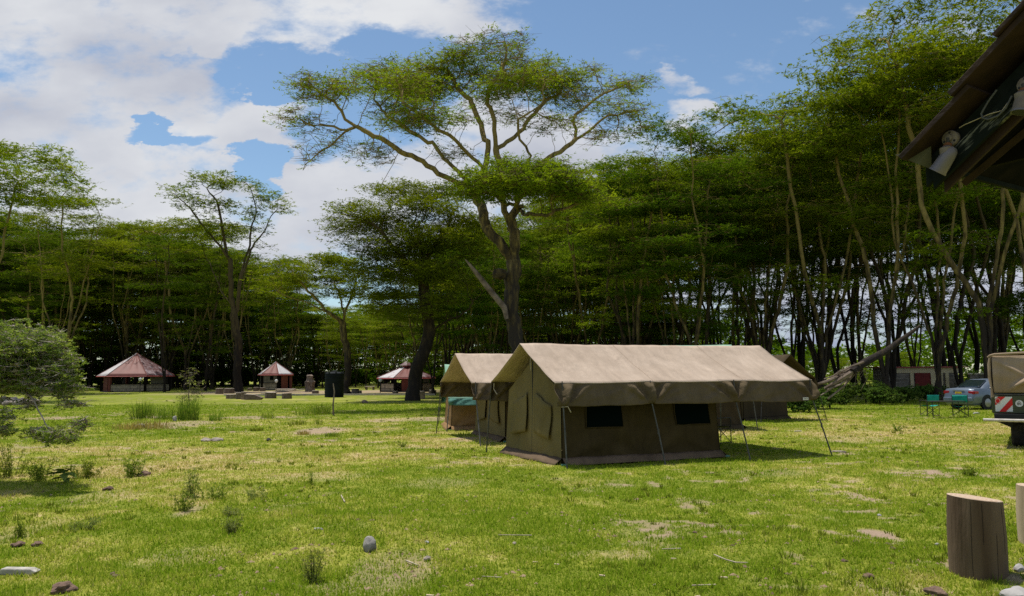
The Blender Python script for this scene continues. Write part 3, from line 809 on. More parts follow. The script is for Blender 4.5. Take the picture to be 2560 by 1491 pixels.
fill(75, -240, 540, 98, 185, SKY_L, 'tall fever tree in the dark forest wall behind the left hut', 'forest trees behind the left hut', [0, 2, 4, 7, 3, 8, 9, 11, 2, 4, 11], 4.6)
fill(52, 520, 1130, 108, 200, SKY_L, 'fever tree in the shaded forest behind the far huts', 'forest trees behind the far huts', [0, 1, 2, 4, 7, 5, 8, 9, 11], 5.0)
fill(16, 1000, 1330, 64, 100, [(900, 640), (1100, 540), (1400, 500)], 'fever tree in the tangle between the leaning trunk and the tallest tree', 'forest trees between leaning trunk and tallest tree', [2, 4, 7, 0], 4.4)
fill(38, 1130, 1620, 66, 150, SKY_R, 'fever tree in the forest behind the tallest tree', 'forest trees behind the tents', [0, 2, 4, 7, 6, 1, 8, 9, 10], 4.4)
fill(46, 1560, 2720, 56, 98, SKY_R, 'slim fever tree in the crowded right forest', 'forest trees on the right', [0, 2, 3, 4, 6, 9, 1, 8, 10, 10, 11], 3.6)
fill(24, -240, 1130, 125, 200, SKY_L, 'low bushy young tree filling the gloom under the left forest', 'young trees under the left forest', [12, 13], 4.0, (8, 13), 2.2)
fill(14, 1130, 1800, 85, 150, SKY_R, 'low bushy young tree under the forest behind the tents', 'young trees behind the tents', [12, 13], 4.0, (7, 11), 2.2)
fill(6, 1850, 2700, 95, 130, SKY_R, 'low bushy young tree between the right forest trunks', 'young trees under the right forest', [12, 13], 4.0, (3.5, 5.5), 2.2)
for k, u_ in enumerate(used):
    if not u_: bpy.data.objects.remove(protos[k])
# far-off wood closing the view between the trunks
def far_wood():
    rng = np.random.default_rng(17); V = []; Fc = []; off = 0; TV = []; TF = []; toff = 0
    n = 5200
    px = rng.random(n) * 3500 - 500; Y = 150 + 75 * rng.random(n)
    # right of the tents the wood is thin and low, so pale sky shows between the trunks
    hmax = np.interp(px, [-500, 1600, 1850, 1950, 2260, 2360, 3000], [16, 15, 14, 8.5, 7.5, 14, 14]); keep = rng.random(n) < np.interp(px, [-500, 1750, 1900, 2300, 2400], [1, 1, .7, .7, 1])
    px, Y, hmax = px[keep], Y[keep], hmax[keep]
    z = hmax * rng.random(len(px)) ** .8
    c = np.stack([(px - 1280) / F * Y, Y, z], -1)
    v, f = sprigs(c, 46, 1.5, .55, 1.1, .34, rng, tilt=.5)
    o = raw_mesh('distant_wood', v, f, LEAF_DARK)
    tag(o, 'dark far wood closing the view behind the trunks', 'wood', kind='stuff')
far_wood()

# ------------------------------------------------------------------ plants near the camera
def frond(name, loc, n, h, spread, mat, seed, label, cat, group=None, leafL=.05, leafW=.012, per=26, droop=.3, bare=False):
    """weed clump: leaning stems carrying small leaves"""
    rng = np.random.default_rng(seed)
    root = empty(name, loc, 0, label, cat, group)
    n = max(4, int(n * .7)); h *= .85
    sv = MB(); pts = []
    for i in range(n):
        a = rng.random() * 6.283; le = spread * rng.random() ** .6; hh = h * (.45 + .55 * rng.random())
        bx, by = math.cos(a) * le * .35, math.sin(a) * le * .35
        p = [(bx, by, -.03), (bx + math.cos(a) * le * .2, by + math.sin(a) * le * .2, hh * .5), (bx + math.cos(a) * le * .65, by + math.sin(a) * le * .65, hh)]
        sv.tube(p, [.006 * h + .002, .005 * h + .0015, .001], 3)
        for t in np.linspace(.12, 1, per):
            q = np.array(p[0]) * (1 - t) ** 2 + 2 * np.array(p[1]) * t * (1 - t) + np.array(p[2]) * t * t
            pts.append(q)
    sv.build('stem', LEAF_SHRUB if not bare else DEADWOOD, root)
    pts = np.array(pts)
    v, f = sprigs(pts, 4, .018 + .03 * h, .02, leafL, leafW, rng, tilt=.7)
    raw_mesh('foliage', v, f, mat, root)
    return root

WEED = leaf_mat('weed_leaves', (.11, .17, .025), (.17, .24, .035), (.26, .31, .06), .4, 6)
WEED_G = leaf_mat('grey_weed_leaves', (.13, .17, .05), (.19, .23, .07), (.28, .30, .11), .4, 6)
TALL = leaf_mat('tall_grass_leaves', (.08, .16, .02), (.13, .22, .03), (.24, .28, .07), .4, 5)
STRAW = leaf_mat('dry_grass_leaves', (.22, .20, .06), (.34, .29, .11), (.46, .38, .18), .35, 5)

def tuft(name, loc, n, h, spread, mat, seed, label, cat='plant', group=None, w=.008):
    rng = np.random.default_rng(seed); n = max(120, int(n * .6)); h *= .85
    a = rng.random(n) * 6.283; rr = spread * np.sqrt(rng.random(n)); le = .1 + .5 * rng.random(n) ** 1.5
    bx, by = np.cos(a) * rr, np.sin(a) * rr; hh = h * (.4 + .6 * rng.random(n)); az = a + rng.normal(0, .8, n)
    dx, dy = np.cos(az), np.sin(az); qx, qy = -dy * w, dx * w
    z0 = np.zeros(n) - .02
    b1 = np.stack([bx - qx, by - qy, z0], -1); b2 = np.stack([bx + qx, by + qy, z0], -1)
    mx_, my_ = bx + dx * hh * le * .35, by + dy * hh * le * .35
    m1 = np.stack([mx_ - qx * .8, my_ - qy * .8, hh * .6], -1); m2 = np.stack([mx_ + qx * .8, my_ + qy * .8, hh * .6], -1)
    t = np.stack([bx + dx * hh * le, by + dy * hh * le, hh * (1 - .2 * le)], -1)
    t2 = t + np.stack([qx * .1, qy * .1, z0 * 0], -1)
    v = np.stack([b1, b2, m2, m1, t2, t], 1).reshape(-1, 3)
    i = np.arange(n)[:, None] * 6
    f = np.concatenate([i + np.array([[0, 1, 2, 3]]), i + np.array([[3, 2, 4, 5]])])
    o = raw_mesh(name, v, f, mat); o.location = loc
    return tag(o, label, cat, group)

def G(px, py):
    p = ground(px, py); p.z = gz(p.x, p.y); return p
# tall weeds in the middle left
tuft('tall_grass_clump', G(358, 1046), 420, 1.05, .42, TALL, 1, 'leftmost tall green grass clump in the weedy patch')
tuft('tall_grass_clump', G(470, 1050), 520, 1.35, .38, TALL, 2, 'tallest dark green grass clump beside the grey sapling')
tuft('tall_grass_clump', G(418, 1048), 320, .8, .5, TALL, 3, 'middle low grass clump between the two tall weed clumps')
tuft('tall_grass_clump', G(540, 1052), 220, .55, .25, TALL, 4, 'small separate grass tuft right of the grey sapling')
tuft('dry_grass_clump', G(375, 1070), 420, .42, .75, STRAW, 5, 'yellowish dry grass hummock in front of the weedy patch')
tuft('dry_grass_clump', G(320, 1071), 260, .34, .5, STRAW, 6, 'left dry grass hummock with a dark hollow')
frond('weed', G(340, 1050), 10, .8, .4, WEED, 7, 'leafy weed beside the leftmost tall grass clump', 'weed')
tuft('tall_grass_clump', G(800, 1036), 300, .75, .5, TALL, 8, 'green grass clump left of the wooden stake')
tuft('tall_grass_clump', G(770, 1038), 200, .5, .55, TALL, 9, 'lower yellow green grass clump near the water tank stake')
tuft('grass_tuft', G(747, 1061), 200, .26, .32, WEED, 10, 'dark low weed tuft below the stake clumps')
tuft('grass_tuft', G(668, 1046), 160, .36, .3, WEED, 11, 'leafy weed tuft left of centre by the dirt strip')
tuft('grass_tuft', G(640, 1078), 320, .14, .22, WEED, 12, 'flat dark weed patch near the scattered grey stones')
tuft('grass_tuft', G(832, 1090), 150, .2, .22, TALL, 14, 'green tuft on the edge of the bare oval patch')
tuft('grass_tuft', G(760, 1085), 130, .18, .2, STRAW, 15, 'brown tuft on the bare oval patch')
frond('weed', G(797, 1060), 6, .4, .25, WEED, 16, 'small leafy weed right above the bare oval patch', 'weed')
frond('weed', G(582, 1336), 16, .26, .11, WEED_G, 20, 'small dark upright weed in the left foreground', 'weed', leafL=.03, leafW=.007)
frond('weed', G(783, 1452), 18, .34, .13, WEED_G, 21, 'feathery weed standing at the bottom edge', 'weed', leafL=.03, leafW=.005)
frond('weed', G(52, 1330), 10, .32, .07, WEED, 22, 'thin upright weed near the left edge', 'weed', leafL=.03, leafW=.006)
frond('weed', G(480, 1240), 14, .55, .12, WEED_G, 23, 'tallest stalk in the grey weedy mound left of centre', 'weed', leafL=.035, leafW=.008)
frond('weed', G(460, 1272), 16, .34, .22, WEED, 24, 'dark green weed on the left side of the grey mound', 'weed', leafL=.04, leafW=.008)
frond('weed', G(530, 1245), 16, .38, .35, WEED, 25, 'yellow flowered weed on the right side of the grey mound', 'weed', leafL=.04, leafW=.008)
frond('weed', G(640, 1240), 10, .22, .28, WEED_G, 26, 'sprawling grey weed right of the mound', 'weed', leafL=.035, leafW=.008)
frond('weed', G(575, 1280), 14, .13, .22, WEED_G, 27, 'low grey weed below the mound', 'weed', leafL=.03, leafW=.008)
frond('weed', G(777, 1212), 6, .28, .05, WEED, 28, 'single thin stalk in the middle lawn', 'weed', leafL=.03, leafW=.006)
frond('weed', G(200, 1315), 18, .16, .26, WEED_G, 29, 'low spreading weed in the left foreground', 'weed', leafL=.03, leafW=.007)
frond('weed', G(1008, 1117), 8, .2, .16, WEED, 30, 'small weed on the lawn left of the second tent', 'weed', leafL=.04, leafW=.01)
frond('weed', G(2424, 1182), 14, .16, .14, WEED, 31, 'dark small weed on the right lawn', 'weed', leafL=.04, leafW=.012)
frond('weed', G(2245, 1077), 10, .24, .22, WEED, 32, 'small weed between the rear tent and the covered truck', 'weed', leafL=.05, leafW=.012)
for i, (x, y, h, sp, lab) in enumerate([(330, 1190, .45, .3, 'feathery weed right of the broad leaved plant'), (215, 1190, .4, .35, 'dark weed in the shade under the thorn bush'), (30, 1185, .7, .55, 'dark weed thicket under the thorn bush at the left edge'), (100, 1195, .5, .5, 'low shaded weed beside the thicket at the left edge')]):
    frond('weed', G(x, y), 22, h, sp, WEED, 40 + i, lab, 'weed', leafL=.05, leafW=.011)
# broad leaved plant
root = empty('broad_leaved_plant', G(160, 1203), 0, 'small plant with broad pale green leaves under the thorn bush', 'plant')
mb = MB(); rr = random.Random(3)
for i in range(11):
    a = rr.random() * 6.28; L_ = rr.uniform(.16, .26); w_ = L_ * .36; z = rr.uniform(.08, .24); el = rr.uniform(-.3, .5)
    d = Vector((math.cos(a) * math.cos(el), math.sin(a) * math.cos(el), math.sin(el))); sd = Vector((-math.sin(a), math.cos(a), .15))
    c = Vector((0, 0, z)) + d * .03
    n0 = len(mb.v)
    mb.add([c, c + d * L_ * .35 + sd * w_, c + d * L_ * .8 + sd * w_ * .55 - Vector((0, 0, .03)), c + d * L_ * 1.1 - Vector((0, 0, .08)), c + d * L_ * .8 - sd * w_ * .55 - Vector((0, 0, .03)), c + d * L_ * .35 - sd * w_, c + d * L_ * .5 - Vector((0, 0, .035))],
           [(0, 1, 6), (1, 2, 6), (2, 3, 6), (3, 4, 6), (4, 5, 6), (5, 0, 6)])
mb.build('foliage', leaf_mat('broad_leaf', (.12, .2, .04), (.2, .3, .06), (.3, .38, .1), .3, 8), root, solid=.002)
MB().tube([(0, 0, -.02), (.01, 0, .26)], [.008, .004], 5).build('stem', LEAF_SHRUB, root)
# wild small tufts of the lawn: uncountable ground cover
rngw = np.random.default_rng(99)
def wild():
    n = 2600
    Y = 6 * (60 / 6) ** rngw.random(n); X = (rngw.random(n) * 1.5 - .75) * Y
    k = fbm(X * .5, Y * .5, 88, 3) > .50
    X, Y = X[k], Y[k]
    V = []; 
    for x, y in zip(X, Y):
        m = rngw.integers(6, 16); h = .03 + .07 * rngw.random() ** 2
        a = rngw.random(m) * 6.28; r_ = .05 * rngw.random(m); bx = x + np.cos(a) * r_; by = y + np.sin(a) * r_; z = gz(x, y)
        hh = h * (.5 + .5 * rngw.random(m)); w = .002 + .0007 * y; le = .6 * rngw.random(m)
        v = np.stack([np.stack([bx - w, by, np.full(m, z - .01)], -1), np.stack([bx + w, by, np.full(m, z - .01)], -1), np.stack([bx + np.cos(a) * hh * le, by + np.sin(a) * hh * le, z + hh], -1)], 1)
        V.append(v.reshape(-1, 3))
    V = np.concatenate(V)
    o = raw_mesh('lawn_weeds', V, np.arange(len(V)).reshape(-1, 3), WEED)
    tag(o, 'dark weedy sprigs sprinkled over the lawn', 'grass', kind='stuff')
    # litter of dead leaves, dung crumbs and bark bits
    n = 5200
    Y = 5.6 * (40 / 5.6) ** rngw.random(n); X = (rngw.random(n) * 1.5 - .75) * Y
    k = fbm(X * .9, Y * .9, 90, 3) > .50
    X, Y = X[k], Y[k]; n = len(X); Z = gheight(X, Y) + .012
    s = (.006 + .016 * rngw.random(n) ** 3) * (1 + Y / 26); a = rngw.random(n) * 3.14
    ux, uy = np.cos(a) * s * 1.7, np.sin(a) * s * 1.7; vx, vy = -np.sin(a) * s * .8, np.cos(a) * s * .8
    c = np.stack([X, Y, Z], -1)
    tp = c + np.stack([0 * X, 0 * X, s * .35], -1)
    p = [c + np.stack([ux, uy, -Z * 0 - .01], -1), c + np.stack([vx, vy, 0 * X - .01], -1), c - np.stack([ux, uy, 0 * X + .01], -1), c - np.stack([vx, vy, 0 * X + .01], -1), tp]
    v = np.stack(p, 1).reshape(-1, 3); i = np.arange(n)[:, None] * 5
    f = np.concatenate([i + np.array([[0, 1, 4]]), i + np.array([[1, 2, 4]]), i + np.array([[2, 3, 4]]), i + np.array([[3, 0, 4]])])
    o = raw_mesh('ground_litter', v, f, M('litter', (.10, .06, .04), (.34, .24, .15), 3.0, .95))
    tag(o, 'brown crumbs and dead bits scattered in the grass', 'litter', kind='stuff')
wild()

# thorn bush at the left edge
bb = G(-130, 1180); bb = Vector((bb.x, 13.6, 0))
def Bp(px, py, Y): return tuple(at(px, py, Y) - bb)
limbs = [[(0, 0, -.1), (.1, 0, .5), Bp(-60, 1010, 13.5), Bp(-30, 960, 13.4)],
         [Bp(-60, 1010, 13.5), Bp(40, 960, 13.2), Bp(85, 1000, 12.9), Bp(105, 1040, 12.8), Bp(118, 1070, 12.7), Bp(190, 1105, 12.6)],
         [Bp(-30, 960, 13.4), Bp(60, 900, 13.4), Bp(120, 900, 13.6)], [Bp(-30, 960, 13.4), Bp(20, 870, 13.8), Bp(60, 830, 14)], [Bp(-30, 990, 13.4), Bp(20, 1020, 12.8), Bp(40, 1050, 12.6)]]
pads = []
for (x, y, rx, ry, Y, de) in [(20, 845, 110, 38, 14, 1.6), (60, 870, 90, 40, 13.2, 1.6), (140, 890, 60, 34, 13.3, 1.5), (100, 930, 80, 36, 13.2, 1.5), (90, 880, 90, 40, 13.6, 1.6), (-20, 900, 110, 50, 13, 1.6), (150, 930, 50, 40, 13.5, 1.4), (170, 975, 40, 26, 13.4, 1.2), (60, 930, 90, 34, 13.8, 1.5), (110, 960, 70, 26, 13.2, 1.2), (-40, 960, 80, 50, 13, 1.4),
                              (150, 1085, 62, 18, 12.6, 1.4), (205, 1060, 18, 14, 12.6, .6), (100, 1080, 30, 10, 12.6, .8), (10, 1040, 40, 22, 12.6, 1.2), (0, 1080, 30, 9, 12.5, 1), (130, 840, 40, 20, 14, 1.0), (180, 1010, 30, 10, 13.2, .5), (75, 1010, 20, 12, 13, .5), (-60, 850, 80, 40, 14, 1.4), (-90, 1000, 60, 60, 13.5, 1)]:
    c = Bp(x, y, Y); k = Y / F; pads.append((*c, rx * k, min(rx * k, .6), ry * k * 1.25, de))
make_tree('thorn_bush', bb, limbs, pads, 61, LEAF_BUSH, M('thorn_bark', (.22, .17, .13), (.42, .36, .30), 8, .9), 'grey green thorn bush hanging in at the left edge', 'bush', step=.09, trunk_r=.07, per=55, pts_per_m3=270, L=.055, W=.015, sxy=.075, sz=.022, zmin=.6, maxpts=2400, tip=.0025, twn=8, jit=.012, minpts=20, tilt=.6)

# grey sapling in the weedy patch
sb = G(470, 1046)
pads = [(.0, 0, 1.85, .5, .4, .3, 1), (.1, 0, 1.4, .6, .4, .3, .8), (-.1, 0, 1.0, .5, .4, .3, .7), (.45, 0, 1.1, .3, .3, .3, .3), (0, 0, .6, .4, .3, .3, .6)]
make_tree('sapling', sb, [[(0, 0, -.05), (.05, 0, .5), (.0, 0, 1.1), (.05, 0, 1.7)]], pads, 62, WEED_G, DEADWOOD, 'thin grey sapling standing in the weedy patch', 'sapling', step=.12, trunk_r=.02, per=22, pts_per_m3=60, L=.09, W=.024, sxy=.09, sz=.05, zmin=.2, maxpts=300, tip=.004, twn=3, jit=.02, minpts=20)

# shrubs along the forest edges
def shrub(px, py, w, h, seed, label, mat=LEAF_SHRUB, group=None, L=.14, W=.06):
    b = G(px, py); rng2 = random.Random(seed); pads = []
    for i in range(7):
        a = rng2.random() * 6.28; r_ = w * .4 * rng2.random()
        pads.append((math.cos(a) * r_, math.sin(a) * r_ * .7, h * rng2.uniform(.25, .8), w * .22, w * .2, h * .16, 1.2))
    return make_tree('shrub', b, [[(0, 0, -.05), (0, 0, h * .3)]], pads, seed, mat, BARK_DARK, label, 'shrub', group, step=.25, trunk_r=.035, per=70, pts_per_m3=10, L=L, W=W, sxy=.16, sz=.10, zmin=0, maxpts=170, tip=.006, twn=2, jit=.03, minpts=14, tilt=.8)
shr = [(2010, 1030, 2.2, 1.0, 'yellow flowered shrub seen under the right end of the nearest tent'), (2075, 1022, 2.0, 1.1, 'green shrub beside the outer pole of the rear tent'), (2110, 1012, 1.8, 1.5, 'shrub under the splintered end of the dead trunk'),
       (2165, 1008, 1.8, 1.6, 'pale leaved shrub below the dead trunk'), (2200, 1012, 2.4, 1.1, 'low green shrub right of the pale leaved shrub'), (2250, 1008, 2.6, .9, 'dark low shrub between trunks left of the camp chairs'),
       (2300, 1003, 2.4, 1.0, 'dark shrub directly left of the green camp chairs'), (2345, 998, 1.6, .9, 'small bright shrub behind the left green camp chair'), (2440, 985, 2.4, 2.2, 'tall light shrub behind the silver car')]
for i, (x, y, w, h, lab) in enumerate(shr): shrub(x, y, w, h, 300 + i, lab)
UB = [(20, 972), (80, 968), (150, 970), (225, 969), (250, 967), (445, 966), (490, 966), (540, 963), (640, 962), (740, 965), (800, 965), (890, 967), (940, 964), (1090, 970), (560, 966), (610, 966), (860, 966), (180, 967), (1040, 968), (715, 962)]
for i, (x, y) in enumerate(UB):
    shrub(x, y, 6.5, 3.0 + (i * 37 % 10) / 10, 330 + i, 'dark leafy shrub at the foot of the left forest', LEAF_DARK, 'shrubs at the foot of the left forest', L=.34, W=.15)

# ------------------------------------------------------------------ dead leaning trunk on the right
root = empty('dead_trunk', (at(2280, 940, 40).x, 40, 0), 0, 'splintered dead trunk slanting down to the shrubs behind the rear tent', 'dead tree')
o0 = root.location
def D(px, py, Y): return at(px, py, Y) - o0
MB().tube([D(2300, 815, 41), D(2270, 838, 40.5), D(2215, 878, 40), D(2165, 905, 39.5), D(2130, 930, 39)], [.06, .11, .16, .19, .17], 9).build('trunk', BARK_DARK, root, smooth=True)
sp = MB()
rr = random.Random(8)
for (pts, r0) in [([(2150, 912), (2110, 935), (2065, 955), (2040, 962)], .12), ([(2140, 925), (2100, 950), (2062, 972)], .14), ([(2150, 915), (2090, 938), (2060, 948)], .05), ([(2135, 935), (2110, 965), (2070, 998)], .07), ([(2140, 930), (2100, 962), (2068, 975)], .06), ([(2160, 905), (2125, 918), (2085, 938)], .06), ([(2120, 950), (2085, 968), (2050, 990)], .05)]:
    sp.tube([D(x, y, 39.3 + rr.uniform(-.3, .3)) for x, y in pts], [r0 * (1 - .6 * i / len(pts)) for i in range(len(pts))], 6)
sp.build('splinters', DEADWOOD, root, smooth=True)
tb = MB()
for i in range(26):
    a = D(2170 - rr.random() * 70, 905 + rr.random() * 45, 39.2); tb.tube([a, a + Vector((rr.uniform(-.5, .5), rr.uniform(-.3, .3), rr.uniform(-.7, .1)))], [.02, .006], 3)
tb.build('bark_strips', DEADWOOD, root)

# ------------------------------------------------------------------ canvas and other materials
def canvas(name, c, c2, bump=.35, bs=3):
    m, n, l, p = mnodes(name)
    p.inputs['Roughness'].default_value = .95; p.inputs['Specular IOR Level'].default_value = .05
    t = n.new('ShaderNodeTexCoord')
    x = n.new('ShaderNodeTexNoise'); x.inputs['Scale'].default_value = 1.3; x.inputs['Detail'].default_value = 7; x.inputs['Roughness'].default_value = .65
    l.new(t.outputs['Object'], x.inputs['Vector'])
    r = n.new('ShaderNodeValToRGB'); r.color_ramp.elements[0].position = .3; r.color_ramp.elements[1].position = .7
    r.color_ramp.elements[0].color = (*c, 1); r.color_ramp.elements[1].color = (*c2, 1)
    l.new(x.outputs[0], r.inputs[0])
    sm_ = n.new('ShaderNodeMapping'); sm_.inputs['Scale'].default_value = (3.2, .5, .6); l.new(t.outputs['Object'], sm_.inputs[0])
    sx_ = n.new('ShaderNodeTexNoise'); sx_.inputs['Scale'].default_value = 2.0; sx_.inputs['Detail'].default_value = 7; l.new(sm_.outputs[0], sx_.inputs['Vector'])
    sr_ = n.new('ShaderNodeMapRange'); sr_.inputs['From Min'].default_value = .35; sr_.inputs['From Max'].default_value = .65; sr_.inputs['To Min'].default_value = .93; sr_.inputs['To Max'].default_value = 1.08; l.new(sx_.outputs[0], sr_.inputs[0])
    ml_ = n.new('ShaderNodeVectorMath'); ml_.operation = 'SCALE'; l.new(r.outputs[0], ml_.inputs[0]); l.new(sr_.outputs[0], ml_.inputs['Scale']); l.new(ml_.outputs[0], p.inputs['Base Color'])
    mp = n.new('ShaderNodeMapping'); mp.inputs['Rotation'].default_value = (0, 0, .5); mp.inputs['Scale'].default_value = (1.6, .55, 1)
    l.new(t.outputs['Object'], mp.inputs[0])
    y = n.new('ShaderNodeTexNoise'); y.inputs['Scale'].default_value = bs; y.inputs['Detail'].default_value = 4; y.inputs['Distortion'].default_value = .6
    l.new(mp.outputs[0], y.inputs['Vector'])
    b = n.new('ShaderNodeBump'); b.inputs['Strength'].default_value = bump; b.inputs['Distance'].default_value = .06
    l.new(y.outputs[0], b.inputs['Height'])
    w = n.new('ShaderNodeTexNoise'); w.inputs['Scale'].default_value = 160; l.new(t.outputs['Object'], w.inputs['Vector'])
    b2 = n.new('ShaderNodeBump'); b2.inputs['Strength'].default_value = .15; b2.inputs['Distance'].default_value = .004
    l.new(w.outputs[0], b2.inputs['Height']); l.new(b.outputs[0], b2.inputs['Normal']); l.new(b2.outputs[0], p.inputs['Normal'])
    return m
FLY = canvas('tan_canvas', (.345, .27, .205), (.455, .365, .285), .7)
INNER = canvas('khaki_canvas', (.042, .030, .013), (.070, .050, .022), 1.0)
VAL = canvas('shaded_valance_canvas', (.095, .072, .042), (.14, .105, .062), 1.0, 4)  # same fabric as the fly, darkened: shade put into the colour
WALL2 = canvas('lit_gable_canvas', (.14, .108, .044), (.19, .15, .064), 1.0)  # lighter copy of the khaki wall canvas, gable light put into its colour
INNER_WARM = canvas('brown_canvas', (.20, .12, .055), (.27, .165, .08), .6)
GREENFLY = canvas('green_canvas', (.20, .34, .25), (.26, .42, .31))
TEAL = canvas('teal_canvas', (.08, .19, .155), (.11, .24, .19))
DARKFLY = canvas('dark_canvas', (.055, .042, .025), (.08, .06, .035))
NET = M('dark_netting', (.003, .006, .005), rough=1, spec=.0)
SKIRT = canvas('mud_skirt', (.10, .07, .045), (.17, .12, .08), .8)
POLE = M('grey_steel_pole', (.06, .06, .055), (.12, .115, .10), 8, .6, metal=.2)
POLE_DARK = M('black_pole', (.02, .02, .02), (.05, .045, .04), 8, .6)
ROPE = M('pale_rope', (.42, .36, .28), rough=.9)
BLACK = M('black_plastic', (.012, .013, .015), rough=.6)
WHITE = M('white_paint', (.75, .74, .70), (.6, .58, .54), 6, .6)

def tent(name, A, ang, fs, fv, fz, ridge_v, ws, wv, wz, label, flymat=FLY, valmat=None, wallmat=INNER, drop=.44, poles=(), detail=True, windows=(), seed=1, wall_label=None, zr_in=None, left_open=True, pole_mat=POLE, trim=None, group=None):
    """A ground origin; u along ridge, v to the back.  fs fly extent along u, fv fly extent along v, fz (eave, ridge)"""
    root = empty(name, (A[0], A[1], gz(A[0], A[1])), ang, label, 'tent', group)
    ze, zr = fz
    s0, s1 = fs; v0, v1 = fv
    nse = lambda x, y, k=1.0: mnoise.noise(Vector((x * k + seed * 7, y * k, seed * 3.3)))
    poles_s = [q[0] for q in poles if q[3] == 'f'] or [s0, s1]
    def slope(front):
        def fn(a, b):
            s = s0 + (s1 - s0) * a
            v = ridge_v + ((v0 if front else v1) - ridge_v) * b
            # eaves sag between the poles, ridge sags slightly
            z = zr + (ze - zr) * b
            sag = .035 * math.sin(math.pi * b) + .018 * math.sin(math.pi * a) * (1 - b)
            dn = min(abs(s - q) for q in poles_s)
            sag += .02 * b * min(1, dn)
            wr = .014 * nse(s * 1.4 + v * .9, v * 1.2) + .010 * nse(s * 4 + v * 2.6, v * .8) + .012 * math.sin((s * .8 - b * 1.1) * 9 + seed) * math.sin(math.pi * b) * (.5 + .5 * nse(s, 0))
            edge = 0
            return Vector((s + edge, v, z - sag + wr))
        return fn
    nU = 60 if detail else 24
    m = MB(); m.grid(slope(True), nU, 18); m.grid(slope(False), nU, 18)
    m.build('flysheet', flymat, root, smooth='all', solid=.008, normals=False)
    # rolled seam lines on the fly
    if detail:
        f1 = slope(True)
        for a in (.355, .71):
            MB().tube([f1(a, b) + Vector((0, -.002, .006)) for b in np.linspace(.01, .99, 16)], .008, 4).build('seam', flymat, root)
        hm = MB().tube([f1(a, .999) + Vector((0, -.006, .0)) for a in np.linspace(0, 1, 50)], .014, 5)
        hm.build('eave_hem', flymat, root)
    # valances
    for front in (True, False):
        vv = v0 if front else v1; sg = -1 if front else 1
        pk = [q[0] for q in poles if q[3] == ('f' if front else 'b')]
        sl = slope(front)
        def vf(a, b):
            s = s0 + (s1 - s0) * a
            top = sl(a, 1)
            z = top.z - drop * b * (1 + .03 * nse(s * 2, 5))
            out = .105 * b + .045 * nse(s * 2.2 + b * 2.5, b * 2) * b + .02 * nse(s * 7 + b * 6, b * 3) * math.sin(math.pi * b) + .02 * math.sin(s * 13 + 2 * nse(s * 2, 1)) * math.exp(-b * 5) * .35
            for q in pk:          # fabric gathered to each pole
                dx = s - q
                wdt = .42 * (1.0 - b) + .015
                e = math.exp(-(dx / (wdt * .9)) ** 2)
                out += .10 * e * (b ** .7)
                out += .12 * math.sin((dx / (wdt + .06)) * 6.0 + q) * math.exp(-(dx / (wdt * 1.3 + .02)) ** 2) * min(1, 2.5 * (1 - b) + .1) * min(1, b * 4)
                z += .018 * e * b
            return Vector((s, vv + sg * out, z))
        m = MB(); m.grid(vf, 240 if detail else 60, 16 if detail else 6)
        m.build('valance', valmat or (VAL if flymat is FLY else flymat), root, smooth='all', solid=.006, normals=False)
    # inner tent
    a0, a1 = ws; b0, b1 = wv; zw, zi = wz
    rv = ridge_v
    def wall(p0, p1, q0, q1, nu, nv, amp, nrm, name, label=None, mat=wallmat, tension=True):
        n_ = Vector(nrm)
        def fn(a, b):
            lo = Vector(p0).lerp(Vector(p1), a); hi = Vector(q0).lerp(Vector(q1), a)
            p = lo.lerp(hi, b)
            w = amp * (nse(a * 5, b * 3) * .7 + nse(a * 11 + 3, b * 5) * .35)
            # creases running to the lower pegs
            for c, sgn in ((0.0, 1), (1.0, -1), (.5, 1)):
                aa = (a - c) * sgn
                th = math.atan2(b, aa * 2.0 + 1e-4)
                rd = math.hypot(aa * 2, b)
                w += amp * .9 * math.sin(th * 9 + seed) * math.exp(-rd * 1.7) * min(1, rd * 4)
            k = math.sin(math.pi * min(1, max(0, a))) ** .5 * (0.25 + .75 * math.sin(math.pi * min(1, b)) ** .5)
            return p + n_ * w * k
        m = MB(); m.grid(fn, nu, nv)
        o = m.build(name, mat, root, smooth='all', normals=False)
        if label: o['label'] = label
        return fn
    fl = .10
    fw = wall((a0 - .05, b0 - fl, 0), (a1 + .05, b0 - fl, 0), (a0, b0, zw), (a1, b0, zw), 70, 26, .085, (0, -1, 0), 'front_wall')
    wall((a0 - .05, b1 + fl, 0), (a1 + .05, b1 + fl, 0), (a0, b1, zw), (a1, b1, zw), 20, 8, .04, (0, 1, 0), 'back_wall')
